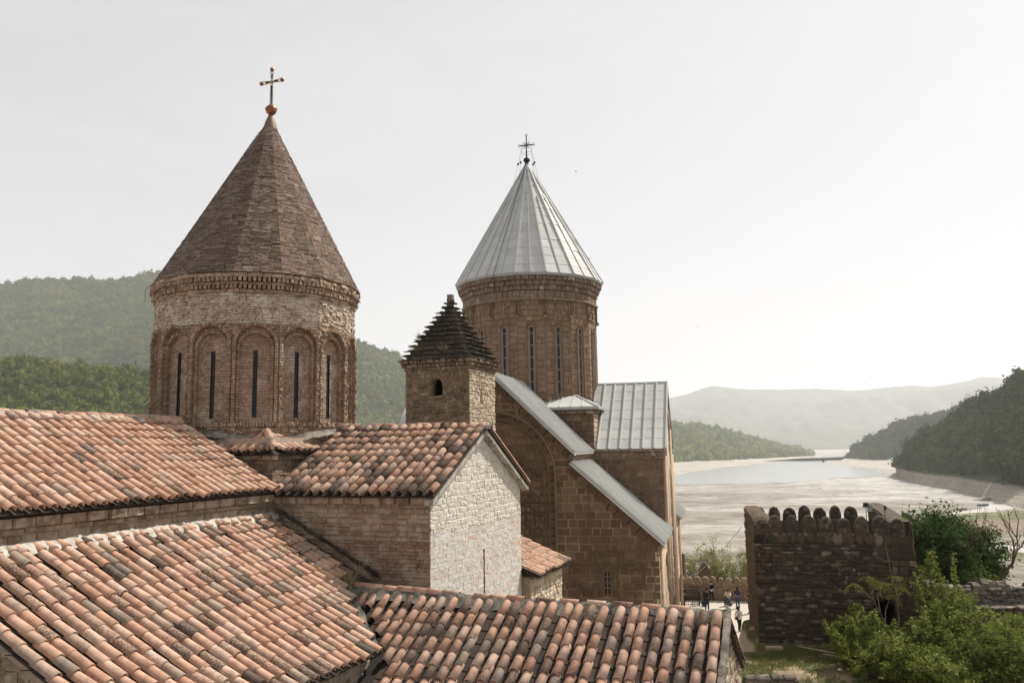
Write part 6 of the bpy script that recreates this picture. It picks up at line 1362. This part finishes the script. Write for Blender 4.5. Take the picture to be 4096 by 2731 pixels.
H5 = [(-2850, 3450, 698.3), (-2410.9, 3450, 717.1), (-2197.9, 3450, 746.5), (-2091.3, 3450, 761.2), (-1984.6, 3450, 775.9), (-1844.1, 3450, 764.8), (-1736.4, 3450, 763.1), (-1640.1, 3450, 775.8), (-1532.7, 3450, 782.8), (-1338.4, 3450, 770.8), (-1121.8, 3450, 718), (-905.1, 3450, 616.4), (-664.2, 3450, 477.7), (-583, 3450, 447.4), (-508.5, 3450, 416.2), (-455.4, 3450, 383.3), (-317.9, 3450, 306.7), (-159.9, 3450, 219.7), (90, 3450, 83.4)]
H5f = [(-1725, 1875, 8.3), (-1290, 1875, 8.3), (-960, 1875, 8.3), (-600, 1875, 0.8), (-300, 1950, -14.2), (0, 2100, -29.2)]
g5 = hill('hill', H5, H5f, None, hillmat('left_hill_forest', (.3, .27, .22), (.06, .09, .03), -40), 170, 60, 170, 570, 43, 800, 1.05)
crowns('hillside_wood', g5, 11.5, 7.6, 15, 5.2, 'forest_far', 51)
H6 = [(-900, 1050, 150), (-727.4, 1050, 139), (-662.5, 1050, 135.6), (-630.1, 1050, 134.1), (-581.3, 1050, 129.4), (-532.4, 1050, 121.2), (-493.5, 1050, 115.7), (-460.9, 1050, 109.3), (-402.3, 1050, 91.6), (-337.3, 1050, 64.9), (-272.7, 1050, 38)]
H6f = [(-620, 640, -20), (-480, 640, -20), (-330, 660, -20), (-160, 760, -22)]
g6 = hill('hill', H6, H6f, None, hillmat('front_hill_forest', (.3, .27, .22), (.05, .07, .028), -40), 110, 36, 18, 140, 53, 250, 1.0)
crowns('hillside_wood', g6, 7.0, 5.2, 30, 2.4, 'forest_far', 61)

# ------------------------------------------------------------------ grass, shrubs and trees close by
n = 42000; gxr = RNG.uniform(11, 22, n); gyr = RNG.uniform(38, 48.4, n); k = fbm(gxr*.55, gyr*.55, 4, 77) + .3*(RNG.random(n)-.5)
ok = (k > .36) & ~((gyr < 43.2) & (gxr < 14.6)) & (ground_z(gxr, gyr) > 1.2); gxr, gyr = gxr[ok], gyr[ok]; gz = ground_z(gxr, gyr); n = len(gxr)
hgt = RNG.uniform(.05, .17, n); an = RNG.uniform(0, 2*math.pi, n); wd = .016; le = RNG.normal(0, .05, (n, 2))
Bp = np.stack([gxr, gyr, gz-.02], -1); sd2 = np.stack([np.cos(an)*wd, np.sin(an)*wd, 0*an], -1); tp = Bp + np.stack([le[:, 0], le[:, 1], hgt], -1)
kind(obj('grass', np.stack([Bp-sd2, Bp+sd2, tp+sd2*.3, tp-sd2*.3], 1).reshape(-1, 3), np.arange(n*4).reshape(n, 4), 'grass'), 'stuff')

def shrub(name, label, base, H, R, nst, nleaf, lsize, leaf, bark, cat, spread=.9, flat_top=.0, group=None, tw=.22, stem_r=.035, lean=(0, 0), dens=1.0, shoots=0, parts=('branch', 'foliage')):
    t = thing(name, label, cat, base, 0, group); m = MB(); tips = []; r = random
    for i in range(nst):
        a = r.uniform(0, 2*math.pi); s_ = r.random()**.6*spread; end = np.array((math.cos(a)*R*s_ + lean[0]*H, math.sin(a)*R*s_ + lean[1]*H, H*(r.uniform(.62, 1.0))*math.sqrt(max(.1, 1-(s_*.85)**2*(1-flat_top)))))
        mid = end*.5 + np.array((math.cos(a)*R*.12, math.sin(a)*R*.12, H*.10)) + np.array([r.gauss(0, .06*R) for _ in range(3)]); p0 = np.array((math.cos(a)*.12*R, math.sin(a)*.12*R, -.3))
        pts = [p0*(1-q)**2 + mid*2*q*(1-q) + end*q*q for q in np.linspace(0, 1, 6)]; m.tube(pts, list(np.linspace(stem_r, stem_r*.25, 6)), 5, False)
        tips += [(pts[j], end-p0) for j in (2, 3, 4, 5)]
        for j in (2, 3, 4, 5):
            for _ in range(2):
                b_ = pts[j]; d = np.array([r.gauss(0, 1), r.gauss(0, 1), r.gauss(.35, .6)]); d /= np.linalg.norm(d); e = b_ + d*R*tw*r.uniform(.6, 1.5); m.tube([b_, (b_+e)/2 + (0, 0, .02), e], [stem_r*.3, stem_r*.2, stem_r*.1], 4, False); tips += [((b_+e)/2, d), (e, d)]
    for i in range(shoots):
        a = r.uniform(0, 2*math.pi); q0 = np.array((math.cos(a)*R*r.uniform(.1, .85), math.sin(a)*R*r.uniform(.1, .85), H*r.uniform(.5, .8))); q1 = q0 + np.array((r.gauss(0, .14), r.gauss(0, .14), 1))*H*r.uniform(.22, .48); m.tube([q0, (q0+q1)/2 + (r.gauss(0, .03), 0, 0), q1], [stem_r*.4, stem_r*.25, stem_r*.1], 4, False)
        for j in range(9): tips.append((q0 + (q1-q0)*(.25+.75*j/8), q1-q0))
    m.mk(parts[0], bark, t); P = np.array([p for p, _ in tips]); Dd = np.array([d/np.linalg.norm(d) for _, d in tips]); k = RNG.integers(0, len(P), nleaf)
    C = P[k] + RNG.normal(0, 1, (nleaf, 3))*R*tw*.30*dens; ctr = np.array((lean[0]*H*.5, lean[1]*H*.5, H*.45)); Nn = (C-ctr)/R*.6 + (0, 0, .55); foliage_quads(parts[1], C, Nn, lsize, leaf, t, .55, None, .6); return t
gz_ = lambda x, y: float(ground_z(np.array([x]), np.array([y]))[0])
sg = 'yellow green shrubs below the gate tower'
for nm, x, y, H, R, ns, nl, lab in (('s', 16.91, 43.69, 2.12, 1.19, 24, 5000, 'leftmost low lime green shrub spreading over the grass'), ('s', 17.76, 43.52, 2.8, 1.27, 30, 7200, 'rounded lime green shrub just left of the dark arch of the gate tower'), ('s', 22.01, 43.86, 4.76, 1.27, 32, 8000, 'tallest lime green shrub with upright shoots right of the arch'), ('s', 21.25, 42.33, 3.31, 1.53, 30, 7600, 'lime green shrub in front of the ruined wall'), ('s', 18.36, 40.63, 2.12, 1.61, 32, 8200, 'broad lime green shrub below the dark arch of the gate tower'), ('s', 21.25, 38.93, 2.29, 1.7, 28, 7000, 'darker lime green shrub in the bottom right corner'), ('s', 23.97, 42.07, 2.8, 1.61, 26, 6000, 'lime green shrub rising over the ledge of the ruined wall at the right edge'), ('s', 17.25, 41.99, 1.61, 1.36, 28, 5600, 'low lime green shrub spilling over the grass in the foreground'), ('s', 19.89, 41.31, 2.63, 1.53, 32, 8200, 'lime green shrub in the middle of the foreground thicket'), ('s', 22.86, 40.12, 3.06, 1.7, 30, 7600, 'lime green shrub at the right edge of the foreground thicket'), ('s', 19.04, 38.42, 1.87, 1.61, 28, 6800, 'lime green shrub cut by the bottom edge of the picture'), ('s', 23.29, 44.54, 3.31, 1.27, 26, 6000, 'feathery lime green shrub close under the ruined wall'), ('s', 19.72, 43.35, 1.95, 1.1, 24, 5000, 'small lime green shrub at the foot of the slender young tree')):
    shrub('shrub', lab, (x, y, gz_(x, y)), H, R, ns, nl, .15, 'leaf_lime' if 'darker' not in lab else 'leaf_mid', 'bark', 'shrub', .98, .3, sg, .24, .03, (0, 0), .75, 14)
# young tree with bronze leaves in front of the tower
YT = thing('young_tree', 'slender young tree with bronze green leaf tufts before the tower arch', 'tree', (19.72, 44.71, 2.00)); YT.scale = (.85, .85, .85); m = MB(); tf = []
for pts in ([(0, 0, 0), (-.3, .05, 2.2), (-.9, .1, 3.6), (-1.2, .1, 5.0)], [(-.3, .05, 2.2), (-.2, .1, 3.0), (.15, .0, 3.9)], [(-.9, .1, 3.6), (-1.5, 0, 4.1), (-2.1, 0, 4.6)], [(-.55, .1, 2.9), (-.6, .2, 3.9), (-.1, .1, 4.6)], [(-1.0, .1, 4.0), (-.65, 0, 4.7)], [(.1, 0, 0), (.55, 0, 2.4), (.5, 0, 4.2), (.55, 0, 5.0)], [(.5, 0, 3.6), (.95, 0, 4.3)]): m.tube(pts, list(np.linspace(.045, .012, len(pts))), 5); tf.append(pts[-1])
m.mk('trunk', 'bark_pale', YT); C = []; 
for q in tf:
    for i in range(16):
        a = random.uniform(0, 6.28); d = np.array((math.cos(a), math.sin(a), random.uniform(-.5, .15)))
        for j in range(9): C.append(np.array(q) + d*(.08 + .065*j) + np.array((0, 0, -.012*j*j*.35)) + RNG.normal(0, .03, 3))
C = np.array(C); foliage_quads('foliage', C, np.tile((0, 0, 1.), (len(C), 1)), .16, 'leaf_red', YT, .42, None, .5)
shrub('tree', 'dense dark green rounded tree behind the ruined wall beside the gate tower', (28.05, 56.1, -.9), 9.3, 4.3, 150, 100000, .25, 'leaf_dark', 'bark', 'tree', 1.0, .45, None, .2, .10, (0, 0), 1.15, 0, ('trunk', 'crown'))
shrub('shrub', 'grey green bush between the tower corner and the dark tree', (24.05, 51.4, 1.57), 4.6, 1.45, 26, 6500, .14, 'leaf_mid', 'bark', 'shrub', .9, .3)
shrub('shrub', 'sparse bush with yellow shoots below the bare tree', (28.2, 51.4, 1.57), 3.9, 1.8, 24, 2600, .13, 'leaf_lime', 'bark', 'shrub', .95, .3)
wg = 'pale green bushes beyond the courtyard wall'
for x, y, H, R, nl, lab in ((16.3, 82.5, 6.3, 2.4, 5200, 'leftmost pale spring bush beyond the courtyard wall'), (19.4, 83.5, 7.3, 2.8, 6500, 'middle and tallest pale spring bush beyond the courtyard wall'), (23.0, 83.0, 7.0, 2.8, 6200, 'pale spring bush beyond the courtyard wall next to the gate tower')):
    shrub('willow_bush', lab, (x, y, -3.2), H, R, 40, nl, .17, 'leaf_willow', 'bark_pale', 'bush', .95, .3, wg, .2, .035)
shrub('shrub', 'deep green low bush in the middle of the pale bushes beyond the courtyard wall', (20.3, 80.8, -2.2), 3.6, 1.7, 24, 4200, .15, 'leaf_mid', 'bark', 'shrub', .9, .3)
# bare tree
BTR = thing('bare_tree', 'leafless crooked tree leaning right above the ruined wall', 'tree', (29.1, 52.7, 1.57)); BTR.scale = (1.0, 1.0, 1.0); m = MB()
def limb(p, d, L, r, dep):
    p = np.array(p, float); d = np.array(d, float); d /= np.linalg.norm(d); pts = [p]
    for i in range(4): d = d + np.array([random.gauss(0, .22), random.gauss(0, .22), random.gauss(.10, .12)]); d /= np.linalg.norm(d); p = p + d*L/4; pts.append(p)
    m.tube(pts, list(np.linspace(r, r*.55, 5)), 6, False)
    if dep > 0:
        for i in range(3 if dep > 1 else 2): q = pts[random.choice((2, 3, 4))]; limb(q, d + np.array([random.gauss(0, .75), random.gauss(0, .6), random.gauss(.25, .4)]), L*random.uniform(.5, .75), r*.52, dep-1)
random.seed(21)
limb((0, 0, 0), (.25, 0, 1), 3.0, .16, 0); limb((.6, 0, 2.7), (1, .1, .55), 2.8, .12, 3); limb((.5, 0, 2.6), (-.8, 0, .6), 3.4, .10, 3); limb((.1, 0, 2.0), (-1, 0, .3), 4.2, .09, 2)
m.mk('trunk', 'bark', BTR)

# ------------------------------------------------------------------ haze
hz = MB().box(-4000, 10500, -130, 14500, -39, 1150); hm = bpy.data.materials.new('haze'); hm.use_nodes = True; nt = hm.node_tree; nt.nodes.clear()
ou = nt.nodes.new('ShaderNodeOutputMaterial'); pv_ = nt.nodes.new('ShaderNodeVolumePrincipled'); pv_.inputs['Color'].default_value = (.95, .965, 1.0, 1); pv_.inputs['Density'].default_value = 0.00007; pv_.inputs['Anisotropy'].default_value = .15
nt.links.new(pv_.outputs[0], ou.inputs['Volume']); kind(hz.mk('haze', hm), 'stuff')
